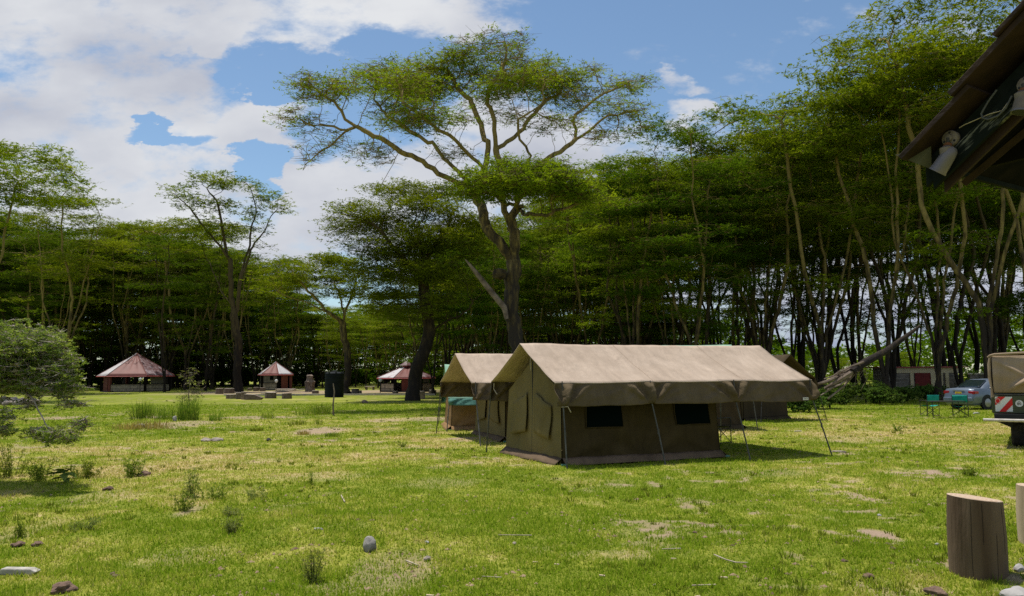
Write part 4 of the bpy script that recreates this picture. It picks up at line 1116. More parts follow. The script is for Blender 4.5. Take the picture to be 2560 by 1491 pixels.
    # gables: two panels each side of the zip
    for end, sA in (('l', a0), ('r', a1)):
        sg = -1 if end == 'l' else 1
        for side in (0, 1):
            bb0, bb1 = (b0, rv) if side == 0 else (b1, rv)
            fo = (b0 - fl) if side == 0 else (b1 + fl)
            def gf(a, b, sg=sg, side=side, bb0=bb0, fo=fo):
                # a 0 outer ->1 centre zip, b up
                top = zw + (zi - zw) * a
                yo = fo + (bb0 - fo) * b
                y = yo + (rv - yo) * a
                z = top * b
                w = .04 * (nse(a * 3 + side, b * 4) + .6 * math.sin((a * 2 + b * .8) * 8 + seed)) * math.sin(math.pi * a) * (.3 + .7 * math.sin(math.pi * b))
                return Vector((sA + sg * (.05 * (1 - b) + w + .02), y, z))
            m = MB(); m.grid(gf, 14, 22)
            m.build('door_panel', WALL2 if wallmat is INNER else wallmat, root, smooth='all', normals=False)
            if detail and end == 'l':
                # window cover hanging on the panel
                def cf(a, b, gf=gf):
                    p = gf(.30 + .55 * a, .28 + .42 * b)
                    return p + Vector((-.035 - .03 * (1 - b), 0, 0))
                m = MB(); m.grid(cf, 8, 10); m.build('window_cover', WALL2 if wallmat is INNER else wallmat, root, smooth='all', solid=.006, normals=False)
                r0 = cf(.0, 1); r1 = cf(1.0, 1)
        if end == 'l' or not detail:
            MB().tube([(sA + sg * .06, rv, .02), (sA + sg * .035, rv, zi * .5), (sA + sg * .03, rv, zi - .04)], .013, 5).build('zip', BLACK, root)
    # inner roof
    m = MB()
    m.grid(lambda a, b: Vector((a0 + (a1 - a0) * a, b0 + (rv - b0) * b, zw + (zi - zw) * b)), 4, 2)
    m.grid(lambda a, b: Vector((a0 + (a1 - a0) * a, b1 + (rv - b1) * b, zw + (zi - zw) * b)), 4, 2)
    m.build('inner_roof', wallmat, root, normals=False)
    # mud skirt
    m = MB()
    def sk(p0, p1, nx, ny):
        m.grid(lambda a, b: Vector((p0[0] + (p1[0] - p0[0]) * a + nx * (.02 + .16 * (1 - b)), p0[1] + (p1[1] - p0[1]) * a + ny * (.02 + .16 * (1 - b)), .005 + .13 * b + .012 * nse(a * 12, b))), 40, 3)
    sk((a0 - .06, b0 - fl), (a1 + .06, b0 - fl), 0, -1); sk((a0 - .05, b0 - fl - .02), (a0 - .05, b1 + fl), -1, 0); sk((a1 + .05, b0 - fl - .02), (a1 + .05, b1 + fl), 1, 0)
    m.build('mud_skirt', SKIRT if detail else wallmat, root, smooth='all', solid=.006, normals=False)
    if trim:
        MB().box((a0 - .10, b0 - fl - .16, .02), (.10, .06, .03)).build('corner_loop', trim, root)
        MB().box((a1 + .12, b0 - fl - .12, .02), (.12, .06, .03)).build('corner_loop', trim, root)
    for (wa, wb, za, zb) in windows:
        m = MB()
        A0, A1 = (wa - a0) / (a1 - a0), (wb - a0) / (a1 - a0)
        m.grid(lambda a, b: fw(A0 + (A1 - A0) * a, (za + (zb - za) * b) / zw) + Vector((0, -.018, 0)), 14, 6)
        wo = m.build('window', NET, root, smooth='all', solid=.004, normals=False)
        m = MB()
        rim = [fw(A0 + (A1 - A0) * a, (za + (zb - za) * b) / zw) + Vector((0, -.024, 0)) for a, b in ((0, 1), (0, .5), (0, 0), (.5, 0), (1, 0), (1, .5), (1, 1))]
        m.tube(rim, .012, 4).build('window_hem', wallmat, wo)
    # poles: (s, v_top, foot offset, row, foot_v)
    for (s, vt, fo, row, fv_) in poles:
        zt = ze - (drop if row == 'f' else .0) * .85
        pm = MB().tube([(s + fo, fv_, -.05), (s + fo * .5, (fv_ + vt) / 2, zt * .5), (s, vt, zt), (s, vt + (.03 if row == 'f' else -.03), ze + .02)], [.016, .016, .014, .012], 6)
        po = pm.build('pole', pole_mat, root, smooth=True)
        MB().tube([(s + fo * .5, (fv_ + vt) / 2, zt * .5 - .05), (s + fo * .48, (fv_ + vt) / 2, zt * .5 + .05)], .021, 6).build('collar', pole_mat, po)
    MB().tube([(s0 + .02, rv, zr - .05), (s1 - .02, rv, zr - .05)], .02, 6).build('ridge_pole', pole_mat, root)
    for s in (a0 + .02, a1 - .02):
        MB().tube([(s, rv, 0), (s, rv, zr - .05)], .018, 6).build('upright_pole', pole_mat, root)
    return root, slope, fw

# --- nearest tent
TA = math.atan2(.389, .921)
t1, sl1, fw1 = tent('safari_tent', (.94, 15.8), TA, (-.30, 5.98), (-.35, 2.95), (1.585, 2.39), 1.3, (.02, 3.62), (0, 2.62), (1.40, 2.06),
    'nearest tan safari tent with a long awning and two dark windows', poles=[(-.16, -.42, -.05, 'f', -.66), (1.80, -.42, .10, 'f', -.72), (3.85, -.42, .13, 'f', -.68), (5.92, -.40, .26, 'f', -.66), (-.27, 3.0, -.06, 'b', 3.2), (3.0, 3.0, 0, 'b', 3.2), (6.1, 3.0, .1, 'b', 3.2)],
    windows=[(.55, 1.32, .69, 1.18), (2.60, 3.42, .69, 1.22)], seed=2, trim=TEAL)
# white maker's label at the valance corner, with small dark marks
lb = MB().grid(lambda a, b: Vector((5.60 + .15 * a, -.485, 1.155 + .055 * b)), 2, 1).build('cloth_label', WHITE, t1, solid=.004, normals=False)
mk = MB()
for i, w in enumerate((.012, .010, .020, .012, .008, .014, .012)):
    mk.box((5.62 + i * .0175, -.4905, 1.183), (w * .7, .002, .02))
mk.build('lettering', M('grey_print', (.25, .22, .2), rough=.9), lb)
# rope ties at the left gable
MB().tube([(-.2, .95, 2.12), (-.22, .95, 2.0), (-.2, .97, 1.82)], .008, 5).build('tie_cord', ROPE, t1)
MB().tube([(-.2, -.42, 1.12), (-.1, -.5, 1.13), (-.02, -.47, 1.02)], .010, 5).build('tie_cord', ROPE, t1)
MB().tube([(-.25, 2.9, 1.55), (-.24, 2.95, 1.42), (-.2, 2.85, 1.3)], .012, 5).build('tie_cord', ROPE, t1)

# --- second tent
t2, _, _ = tent('safari_tent', (-.18, 21.5), R(19), (-1.05, 5.0), (-.35, 3.0), (1.55, 2.36), 1.3, (.0, 3.6), (0, 2.6), (1.36, 2.05),
    'second tan safari tent just left of the nearest one', poles=[(-.95, -.42, -.05, 'f', -1.0), (2.2, -.42, .1, 'f', -.8), (-1.0, 3.0, -.1, 'b', 3.3), (5, -.4, .1, 'f', -.7), (4.9, 3.0, .1, 'b', 3.2)], seed=5,
    windows=[(.12, .62, .62, 1.2)], pole_mat=POLE, trim=TEAL)
# --- third tent, green fly
t3, _, _ = tent('safari_tent', (gx(1128, 26.1), 26.1), R(9), (-.12, 4.4), (-.35, 2.9), (1.02, 2.12), 1.3, (.05, 3.4), (0, 2.6), (.98, 1.8),
    'low green roofed tent with brown walls behind the second tent', flymat=GREENFLY, valmat=TEAL, wallmat=INNER_WARM, drop=.21, detail=False, poles=[(-.10, -.4, -.1, 'f', -.75), (-.1, 2.9, -.1, 'b', 3.2), (2, -.4, 0, 'f', -.7)], seed=8, trim=TEAL)
# --- large green tent whose ridge shows above the nearest tent
t4, _, _ = tent('safari_tent', (gx(1650, 25.5), 25.5), R(3), (-.1, 2.75), (-.5, 3.1), (1.8, 2.69), 1.3, (.2, 2.5), (0, 2.6), (1.6, 2.3),
    'tallest pale green tent, only its ridge showing over the nearest roof', flymat=GREENFLY, wallmat=DARKFLY, detail=False, poles=[(-.1, -.55, -.1, 'f', -.8), (2.7, -.55, .1, 'f', -.8)], seed=9)
# --- rear tent on the right, gable end towards the camera
g0 = Vector((8.87, 28.6)); vv = Vector((.79, .62)).normalized(); uu = Vector((vv.y, -vv.x))
A5 = g0 + vv * .6 - uu * 4.6
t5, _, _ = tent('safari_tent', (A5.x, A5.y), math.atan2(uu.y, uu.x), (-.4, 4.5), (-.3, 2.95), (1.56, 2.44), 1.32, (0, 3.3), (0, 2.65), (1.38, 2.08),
    'dark shaded tent behind the right end of the nearest tent', flymat=DARKFLY, wallmat=DARKFLY, detail=False, seed=12, pole_mat=POLE_DARK, trim=TEAL,  # tan fly drawn in dark canvas, its shade put into the colour
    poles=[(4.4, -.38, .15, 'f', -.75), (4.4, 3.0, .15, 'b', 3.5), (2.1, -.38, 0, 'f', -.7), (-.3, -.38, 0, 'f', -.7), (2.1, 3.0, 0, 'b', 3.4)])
MB().box((1.9, -.14, .75), (1.5, .02, 1.1)).build('doorway_net', NET, t5)

# ------------------------------------------------------------------ folding chairs and table
def chair(loc, rz, label, cloth, group='folding camp chairs'):
    root = empty('camp_chair', (loc[0], loc[1], gz(loc[0], loc[1])), rz, label, 'camp chair', group)
    fr = POLE_DARK
    for sx in (-.27, .27):
        MB().tube([(sx, .20, 0), (sx, .22, .45), (sx, .25, .86)], .013, 6).build('rear_leg', fr, root)
        MB().tube([(sx, -.22, 0), (sx, -.22, .60), (sx, -.19, .625)], .013, 6).build('front_leg', fr, root)
        MB().box((sx, 0, .635), (.05, .48, .022)).build('armrest', fr, root, bevel=.005)
        MB().tube([(sx, -.22, .03), (sx, .20, .03)], .011, 6).build('foot_bar', fr, root)
    m = MB()
    for y in (-.2, .18):
        m.tube([(-.27, y, .05), (.27, y, .42)], .010, 5); m.tube([(.27, y, .05), (-.27, y, .42)], .010, 5)
    m.build('cross_brace', fr, root)
    MB().grid(lambda a, b: Vector((-.26 + .52 * a, -.23 + .45 * b, .43 - .05 * math.sin(math.pi * a) + .02 * b)), 10, 6).build('seat', cloth, root, smooth='all', solid=.008, normals=False)
    MB().grid(lambda a, b: Vector((-.27 + .54 * a, .235 + .03 * math.sin(math.pi * a) + .02 * b, .58 + .28 * b)), 10, 4).build('backrest', cloth, root, smooth='all', solid=.008, normals=False)
    return root
CLOTH_G = M('green_chair_cloth', (.0, .20, .15), (.01, .29, .22), 5, .85)
CLOTH_K = M('black_chair_cloth', (.01, .012, .012), (.02, .024, .022), 5, .85)
p = ground(2322, 1038); chair((p.x + .05, p.y), R(188), 'left green camp chair in front of the silver car', CLOTH_G)
p = ground(2402, 1040); chair((p.x, p.y), R(150), 'right green camp chair turned sideways by the covered truck', CLOTH_G)
p = ground(1808, 1108); chair((p.x - .1, p.y + .2), R(115), 'black camp chair beside the right wall of the nearest tent', CLOTH_K)
p = ground(1956, 1043); chair((p.x - .12, p.y + .1), R(100), 'dark camp chair beside the rear tent', CLOTH_K)
p = ground(2366, 1042)
tb_ = empty('camp_table', (p.x, p.y, gz(p.x, p.y)), R(-3), 'thin dark folding table between the two green camp chairs', 'camp table')
MB().box((0, 0, .64), (1.30, .55, .025)).build('table_top', POLE_DARK, tb_, bevel=.005)
for sx in (-.6, .6):
    for sy in (-.23, .23):
        MB().tube([(sx, sy, 0), (sx, sy, .63)], .012, 6).build('leg', POLE_DARK, tb_)

# ------------------------------------------------------------------ car
PAINT = M('silver_blue_paint', (.11, .14, .19), (.14, .175, .23), 3, .35, metal=.3, spec=.4, coat=.35)
GLASS = M('car_glass', (.012, .02, .022), rough=.06, spec=.8, coat=.6)
REDL = M('red_lens', (.30, .012, .02), rough=.2, coat=.5)
TYRE = M('tyre_rubber', (.012, .012, .013), (.03, .028, .026), 12, .85)
RIM = M('alloy_rim', (.28, .28, .29), rough=.35, metal=.7)
YPLATE = M('yellow_plate', (.75, .50, .03), rough=.5)
CHROME = M('chrome', (.6, .6, .62), rough=.2, metal=1)
def loft(mb, sects, close=True):
    n = len(sects[0]); vs = [p for s in sects for p in s]
    fs = []
    for i in range(len(sects) - 1):
        for k in range(n):
            fs.append((i * n + k, i * n + (k + 1) % n, (i + 1) * n + (k + 1) % n, (i + 1) * n + k))
    fs.append(tuple(range(n))[::-1]); fs.append(tuple((len(sects) - 1) * n + k for k in range(n)))
    return mb.add(vs, fs)
def car():
    P0 = Vector((gx(2392, 38.2), 38.2, 0))
    head = math.atan2(.37, .93)
    root = empty('silver_car', P0, head, 'silver blue sedan parked behind the green camp chairs', 'car')
    # x forward from rear bumper 0..4.45
    def sec(x, w, zb, zt, belt):
        return [(x, -w * .86, zb), (x, -w, zb + .14), (x, -w * 1.0, belt), (x, -w * .90, zt - .02), (x, -w * .55, zt + .012), (x, 0, zt + .02), (x, w * .55, zt + .012), (x, w * .90, zt - .02), (x, w, belt), (x, w, zb + .14), (x, w * .86, zb)]
    S = [(0.0, .70, .30, .62, .55), (.05, .80, .24, .80, .62), (.10, .82, .22, .93, .68), (.18, .83, .21, .98, .72), (.75, .85, .20, 1.00, .78), (1.5, .86, .19, .97, .80), (2.5, .86, .19, .94, .80), (3.2, .86, .19, .93, .78), (3.9, .84, .20, .84, .70), (4.3, .78, .22, .74, .62), (4.45, .66, .28, .62, .54)]
    m = MB(); loft(m, [sec(*q) for q in S]); m.build('body', PAINT, root, smooth=True)
    def cab(x, w, z, zb): return [(x, -w, zb), (x, -w * .94, zb + (z - zb) * .55), (x, -w * .80, z - .03), (x, -w * .5, z), (x, 0, z + .01), (x, w * .5, z), (x, w * .80, z - .03), (x, w * .94, zb + (z - zb) * .55), (x, w, zb)]
    m = MB(); loft(m, [cab(.66, .74, .99, .93), cab(.95, .76, 1.16, .93), (cab(1.30, .77, 1.36, .92)), cab(1.55, .77, 1.41, .92), cab(2.1, .77, 1.43, .92), cab(2.6, .77, 1.40, .92), cab(3.1, .76, 1.12, .90), cab(3.35, .74, .93, .88)])
    m.build('cabin', PAINT, root, smooth=True)
    # rear window
    m = MB(); m.grid(lambda a, b: Vector((.715 + .56 * b - .012, -.60 + 1.20 * a * 1 + (0.5 - a) * .16 * b, 1.03 + .325 * b + .018)), 8, 6)
    m.build('rear_window', GLASS, root, smooth='all', solid=.012, normals=False)
    for sy in (-1, 1):
        m = MB(); m.prism([(1.12, sy * .755, .97), (2.02, sy * .765, .97), (2.02, sy * .675, 1.33), (1.45, sy * .67, 1.33)], (0, sy * .03, 0)); m.build('side_window', GLASS, root)
        m = MB(); m.prism([(2.08, sy * .765, .97), (3.0, sy * .755, .97), (2.62, sy * .675, 1.32), (2.08, sy * .675, 1.33)], (0, sy * .03, 0)); m.build('side_window', GLASS, root)
        m = MB(); m.prism([(.03, sy * .50, .70), (.03, sy * .80, .70), (.22, sy * .845, .73), (.24, sy * .85, .88), (.10, sy * .72, .90), (.07, sy * .50, .86)], (0, sy * .006, .02)); 
        m = MB().box((.085, sy * .655, .79), (.09, .30, .15)).box((.20, sy * .805, .795), (.26, .07, .12)); m.build('tail_light', REDL, root, bevel=.02)
        for x in (.85, 3.45):
            w = MB().lathe([(.20, -.10), (.29, -.10), (.315, -.05), (.315, .05), (.29, .10), (.20, .10)], (x, sy * .76, .315), 24, Matrix.Rotation(R(90), 3, 'X')).build('wheel', TYRE, root, smooth=True)
            MB().lathe([(.05, -.02), (.19, -.03), (.20, .02), (.05, .05)], (x, sy * .85, .315), 16, Matrix.Rotation(R(90), 3, 'X')).build('rim', RIM, w, smooth=True)
            MB().lathe([(.345, -.012), (.372, -.012), (.372, .012), (.345, .012)], (x, sy * .842, .33), 24, Matrix.Rotation(R(90), 3, 'X')).build('wheel_arch', BLACK, root, smooth=True)
        MB().box((1.95, sy * .862, .86), (.16, .03, .03)).build('door_handle', CHROME, root, bevel=.008)
        MB().box((2.85, sy * .93, 1.02), (.12, .18, .12)).build('mirror', PAINT, root, bevel=.02)
    MB().box((-.01, 0, .47), (.14, 1.52, .2)).build('bumper', PAINT, root, bevel=.04)
    MB().box((.045, 0, .885), (.03, .62, .03)).build('boot_trim', CHROME, root, bevel=.006)
    pl = MB().box((.035, 0, .73), (.02, .34, .18)).build('number_plate', YPLATE, root, bevel=.004)
    mk = MB()
    for i in range(4):
        for j in range(2): mk.box((.0235, -.115 + .075 * i, .765 - .07 * j), (.002, .04, .045))
    mk.build('plate_characters', BLACK, pl)
car()

# ------------------------------------------------------------------ covered truck at the right edge
GREENP = M('army_green_paint', (.030, .042, .014), (.045, .058, .02), 3, .45, spec=.5, coat=.2)
TARP = canvas('truck_tarpaulin', (.25, .18, .12), (.34, .26, .18), .9, 1.6)
def truck():
    b = -R(33)
    P0 = Vector((11.08, 18.75, 0))
    root = empty('covered_truck', P0, b, 'green pickup truck with a brown canvas top cut off by the right edge', 'truck')
    # local x = across the rear (0 left corner .. 1.75), y = forward (away)
    W = 1.72; Lg = 4.2
    m = MB().box((W / 2, 1.25, .98), (W, 2.5, .42)); m.build('tub', GREENP, root, bevel=.03)
    MB().box((W / 2, -.012, .98), (W - .08, .03, .40)).build('tailgate', GREENP, root, bevel=.01)
    MB().tube([(.02, -.03, 1.205), (W - .02, -.03, 1.205)], .018, 6).build('tailgate_rail', POLE, root)
    # canvas hood with a rolled sagging rear curtain
    prof = [(0, 1.2), (-.01, 1.9), (.02, 2.04), (.10, 2.11), (W / 2, 2.15), (W - .10, 2.11), (W - .02, 2.04), (W + .01, 1.9), (W, 1.2)]
    m = MB()
    def hood(a, bb):
        t = a * (len(prof) - 1); i = min(int(t), len(prof) - 2); q = t - i
        x = prof[i][0] * (1 - q) + prof[i + 1][0] * q; z = prof[i][1] * (1 - q) + prof[i + 1][1] * q
        y = .05 + 2.4 * bb
        k = .018 * mnoise.noise(Vector((a * 9, bb * 5, 3)))
        return Vector((x + k, y, z + k - .03 * math.sin(bb * math.pi * 3) ** 2))
    m.grid(hood, 48, 30); m.build('canvas_hood', TARP, root, smooth='all', solid=.012, normals=False)
    m = MB()
    def curt(a, bb):
        x = .06 + (W - .12) * a; z = 1.25 + .84 * bb
        y = -.02 - .06 * math.sin(math.pi * bb) + .05 * mnoise.noise(Vector((x * 3, z * 4, 9)))
        # a diagonal slumped fold, bulging out
        d = (z - (1.47 + .55 * (x - .62)))
        f = math.exp(-(d / .07) ** 2) * max(0, min(1, (x - .35) * 4))
        y -= .16 * f
        y -= .05 * math.exp(-((z - (2.0 - .6 * (x - .1))) / .05) ** 2) * max(0, 1 - abs(x - .45) * 2)
        return Vector((x, y, z))
    m.grid(curt, 60, 44); m.build('rear_curtain', TARP, root, smooth='all', solid=.01, normals=False)
    m = MB().tube([(-.02, -.02, 2.06), (.03, -.04, 2.10), (.12, -.05, 2.125), (W / 2, -.05, 2.16), (W - .1, -.05, 2.12)], [.02, .028, .03, .03, .03], 8); m.build('curtain_roll', TARP, root, smooth=True)
    MB().tube([(.02, -.04, 2.05), (.0, -.05, 1.9), (-.005, -.05, 1.6), (.02, -.05, 1.35), (.03, -.06, 1.14)], [.02, .035, .035, .022, .035], 7).build('rolled_edge', TARP, root, smooth=True)
    MB().box((-.02, .06, 2.015), (.07, .03, .015)).build('bracket', POLE_DARK, root)
    # chevron plate
    cx, cz, pw, ph = .245, .985, .34, .34
    pl = MB().box((cx, -.034, cz), (pw, .012, ph)).build('warning_plate', M('white_reflector', (.72, .72, .66), rough=.4), root, bevel=.01)
    x0, x1, z0, z1 = cx - pw / 2, cx + pw / 2, cz - ph / 2, cz + ph / 2
    RD = M('red_reflector', (.62, .015, .015), rough=.4)
    st = MB()
    st.prism([(x0 + .07, -.0405, z0), (x0 + .20, -.0405, z0), (x1, -.0405, z0 + .155), (x1, -.0405, z1 - .02), (x1 - .01, -.0405, z1 - .03)], (0, -.003, 0))
    st.prism([(x0, -.0405, z0 + .15), (x0 + .02, -.0405, z0 + .155), (x0 + .21, -.0405, z1), (x0 + .07, -.0405, z1), (x0, -.0405, z1 - .06)], (0, -.003, 0))
    st.build('red_stripes', RD, pl)
    ring = MB().tube([(x0 + .055 + .045 * math.cos(t), -.048, z1 - .10 + .055 * math.sin(t)) for t in np.linspace(0, 6.283, 25)], .008, 5, caps=False)
    ring.build('ring_mark', M('pale_ring', (.75, .45, .40), rough=.5), pl)
    dk = MB().lathe([(.0, -.004), (.077, -.004), (.077, .004), (.0, .004)], (.545, -.034, 1.005), 28, Matrix.Rotation(R(90), 3, 'X')).build('speed_disc', WHITE, root)
    # the figures "80" and a small mark above, in black
    cu = bpy.data.curves.new('figures', 'FONT'); cu.body = '80'; cu.size = .085; cu.align_x = 'CENTER'; cu.extrude = .002
    fo = bpy.data.objects.new('figures', cu); COL.objects.link(fo)
    dg = bpy.context.evaluated_depsgraph_get(); me = bpy.data.meshes.new_from_object(fo.evaluated_get(dg)); bpy.data.objects.remove(fo)
    me.materials.clear(); me.materials.append(BLACK)
    me.transform(Matrix.Translation((.545, -.042, .972)) @ Matrix.Rotation(R(90), 4, 'X'))
    fo = bpy.data.objects.new('figures', me); COL.objects.link(fo); fo.parent = dk
    MB().box((.545, -.041, 1.052), (.03, .003, .01)).build('small_mark', BLACK, dk)
    MB().box((.26, .02, .72), (.36, .04, .14)).build('rusty_panel', M('rust', (.10, .03, .02), (.20, .06, .04), 8, .8), root)
    MB().box((W / 2, .5, .70), (W - .1, 1.6, .14)).build('chassis', BLACK, root)
    MB().tube([(-.16, -.44, .64), (0, -.46, .64), (W * .6, -.46, .64), (W + .1, -.44, .64)], .035, 10).build('bumper_bar', M('pale_steel', (.42, .38, .33), (.58, .54, .48), 10, .5), root, smooth=True)
    for x in (.35, 1.35):
        MB().box((x, -.12, .61), (.08, .62, .05)).build('bumper_bracket', BLACK, root)
    for sx in (.47, W - .16):
        for y in (.62, 3.1):
            w = MB().lathe([(.20, -.13), (.34, -.13), (.385, -.09), (.39, 0), (.385, .09), (.34, .13), (.20, .13)], (sx, y, .385), 40, Matrix.Rotation(R(90), 3, 'Y'), wob=lambda a, z: 1 + (.012 if int(a * 40 / 6.2832 + (0 if z > 0 else .5)) % 2 else -.012)).build('wheel', TYRE, root)
            MB().lathe([(.03, -.06), (.20, -.08), (.21, .06), (.03, .08)], (sx, y, .385), 16, Matrix.Rotation(R(90), 3, 'Y')).build('rim', GREENP, w, smooth=True)
    MB().box((.25, .05, .56), (.30, .02, .10), Matrix.Rotation(R(25), 3, 'Y')).build('step_plate', BLACK, root)
    # cab, beyond the frame
    m = MB().box((W / 2, 3.35, 1.0), (W, 1.7, .6)).box((W / 2, 2.95, 1.6), (W - .1, .9, .75), taper=.9); m.build('cab', GREENP, root, bevel=.04)
truck()

# ------------------------------------------------------------------ far-right block building and stone wall
CREAM = M('cream_plaster', (.50, .42, .27), (.60, .52, .36), 2, .9)
REDROOF = M('red_roof_paint', (.28, .05, .05), (.36, .08, .08), 3, .6)
DOORRED = M('dark_red_door', (.13, .012, .014), (.17, .02, .02), 3, .7)
def blockmat(name, c1, c2, mortar, sc):
    m, n, l, p = mnodes(name); p.inputs['Roughness'].default_value = .95
    t = n.new('ShaderNodeTexCoord'); s = n.new('ShaderNodeSeparateXYZ'); l.new(t.outputs['Object'], s.inputs[0])
    a = n.new('ShaderNodeMath'); a.operation = 'ADD'; l.new(s.outputs[0], a.inputs[0]); l.new(s.outputs[1], a.inputs[1])
    c = n.new('ShaderNodeCombineXYZ'); l.new(a.outputs[0], c.inputs[0]); l.new(s.outputs[2], c.inputs[1])
    b = n.new('ShaderNodeTexBrick'); l.new(c.outputs[0], b.inputs['Vector'])
    b.inputs['Scale'].default_value = sc; b.inputs['Color1'].default_value = (*c1, 1); b.inputs['Color2'].default_value = (*c2, 1); b.inputs['Mortar'].default_value = (*mortar, 1)
    b.inputs['Mortar Size'].default_value = .03; b.inputs['Brick Width'].default_value = .9; b.inputs['Row Height'].default_value = .42
    x = n.new('ShaderNodeTexNoise'); x.inputs['Scale'].default_value = 3; x.inputs['Detail'].default_value = 6; l.new(t.outputs['Object'], x.inputs['Vector'])
    mx = n.new('ShaderNodeMixRGB'); mx.blend_type = 'OVERLAY'; mx.inputs[0].default_value = .7; l.new(b.outputs[0], mx.inputs[1]); l.new(x.outputs[0], mx.inputs[2]); l.new(mx.outputs[0], p.inputs['Base Color'])
    bp = n.new('ShaderNodeBump'); bp.inputs['Strength'].default_value = .6; bp.inputs['Distance'].default_value = .02; l.new(b.outputs['Fac'], bp.inputs['Height']); bp.invert = True; l.new(bp.outputs[0], p.inputs['Normal'])
    return m
STONE = blockmat('grey_stone_blocks', (.13, .115, .10), (.19, .165, .15), (.30, .27, .24), 1.3)
CREAMB = blockmat('cream_stone_blocks', (.30, .25, .19), (.24, .20, .155), (.09, .075, .06), 1.1)
Yb = 68.0
kx = Yb / F
def Bx(px): return gx(px, Yb)
zt = lambda py: at(2350, py, Yb).z
root = empty('washroom_block', (Bx(2270), Yb, 0), 0, 'cream washroom block with red roof edge behind the right trunks', 'building')
ox = Bx(2270)
w1 = Bx(2366) - ox
MB().box((w1 / 2 - .3, 1.5, 1.1), (w1 + 2.6, 3.0, 2.2)).build('wall', STONE, root)
MB().box((w1 / 2 - .3, -.06, 1.95), (w1 + 2.6, .08, .42)).build('lintel_band', CREAM, root)
for px in (2278, 2340, 2366):
    MB().box((Bx(px) - ox, -.08, .88), (.28 if px != 2340 else 1.0, .1, 1.72)).build('pillar', CREAM, root)
MB().box((Bx(2306) - ox, -.03, .88), (1.3, .06, 1.72)).build('door', DOORRED, root)
m = MB().prism([(-2.0, -.45, 2.17), (-2.0, -.45, 2.26), (-2.0, 3.6, 2.30), (-2.0, 3.6, 2.2)], (w1 + 3.6, 0, 0)); m.build('roof', REDROOF, root)
root = empty('stone_wall', (Bx(2392), Yb - 2, 0), 0, 'low grey stone screen wall with pale coping beside the washroom block', 'wall')
MB().box((1.5, 0, .8), (3.2, .25, 1.6)).build('blocks', STONE, root)
MB().box((1.5, 0, 1.65), (3.35, .34, .1)).build('coping', M('pale_coping', (.5, .45, .38), (.6, .55, .46), 4, .9), root)

# ------------------------------------------------------------------ huts
def corr_mat(name, c1, c2, lo, hi):
    m, n, l, p = mnodes(name); p.inputs['Roughness'].default_value = .6; p.inputs['Specular IOR Level'].default_value = .3
    t = n.new('ShaderNodeTexCoord')
    x = n.new('ShaderNodeTexNoise'); x.inputs['Scale'].default_value = 1.0; x.inputs['Detail'].default_value = 8; x.inputs['Roughness'].default_value = .7
    l.new(t.outputs['Object'], x.inputs['Vector'])
    r = n.new('ShaderNodeValToRGB'); r.color_ramp.elements[0].position = lo; r.color_ramp.elements[0].color = (*c1, 1); r.color_ramp.elements[1].position = hi; r.color_ramp.elements[1].color = (*c2, 1)
    l.new(x.outputs[0], r.inputs[0]); l.new(r.outputs[0], p.inputs['Base Color'])
    return m
RED_SH = corr_mat('red_roof_sheet', (.135, .036, .028), (.215, .065, .05), .35, .75)
WH_SH = corr_mat('weathered_white_sheet', (.50, .48, .49), (.22, .10, .09), .55, .66)
PUR_SH = corr_mat('worn_purple_sheet', (.085, .028, .028), (.36, .31, .33), .48, .68)
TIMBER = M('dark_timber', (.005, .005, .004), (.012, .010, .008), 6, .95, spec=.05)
POSTRED = M('red_brown_post', (.12, .03, .025), (.17, .05, .04), 5, .8)
GREYW = M('grey_panel', (.10, .09, .07), (.14, .13, .10), 3, .9)
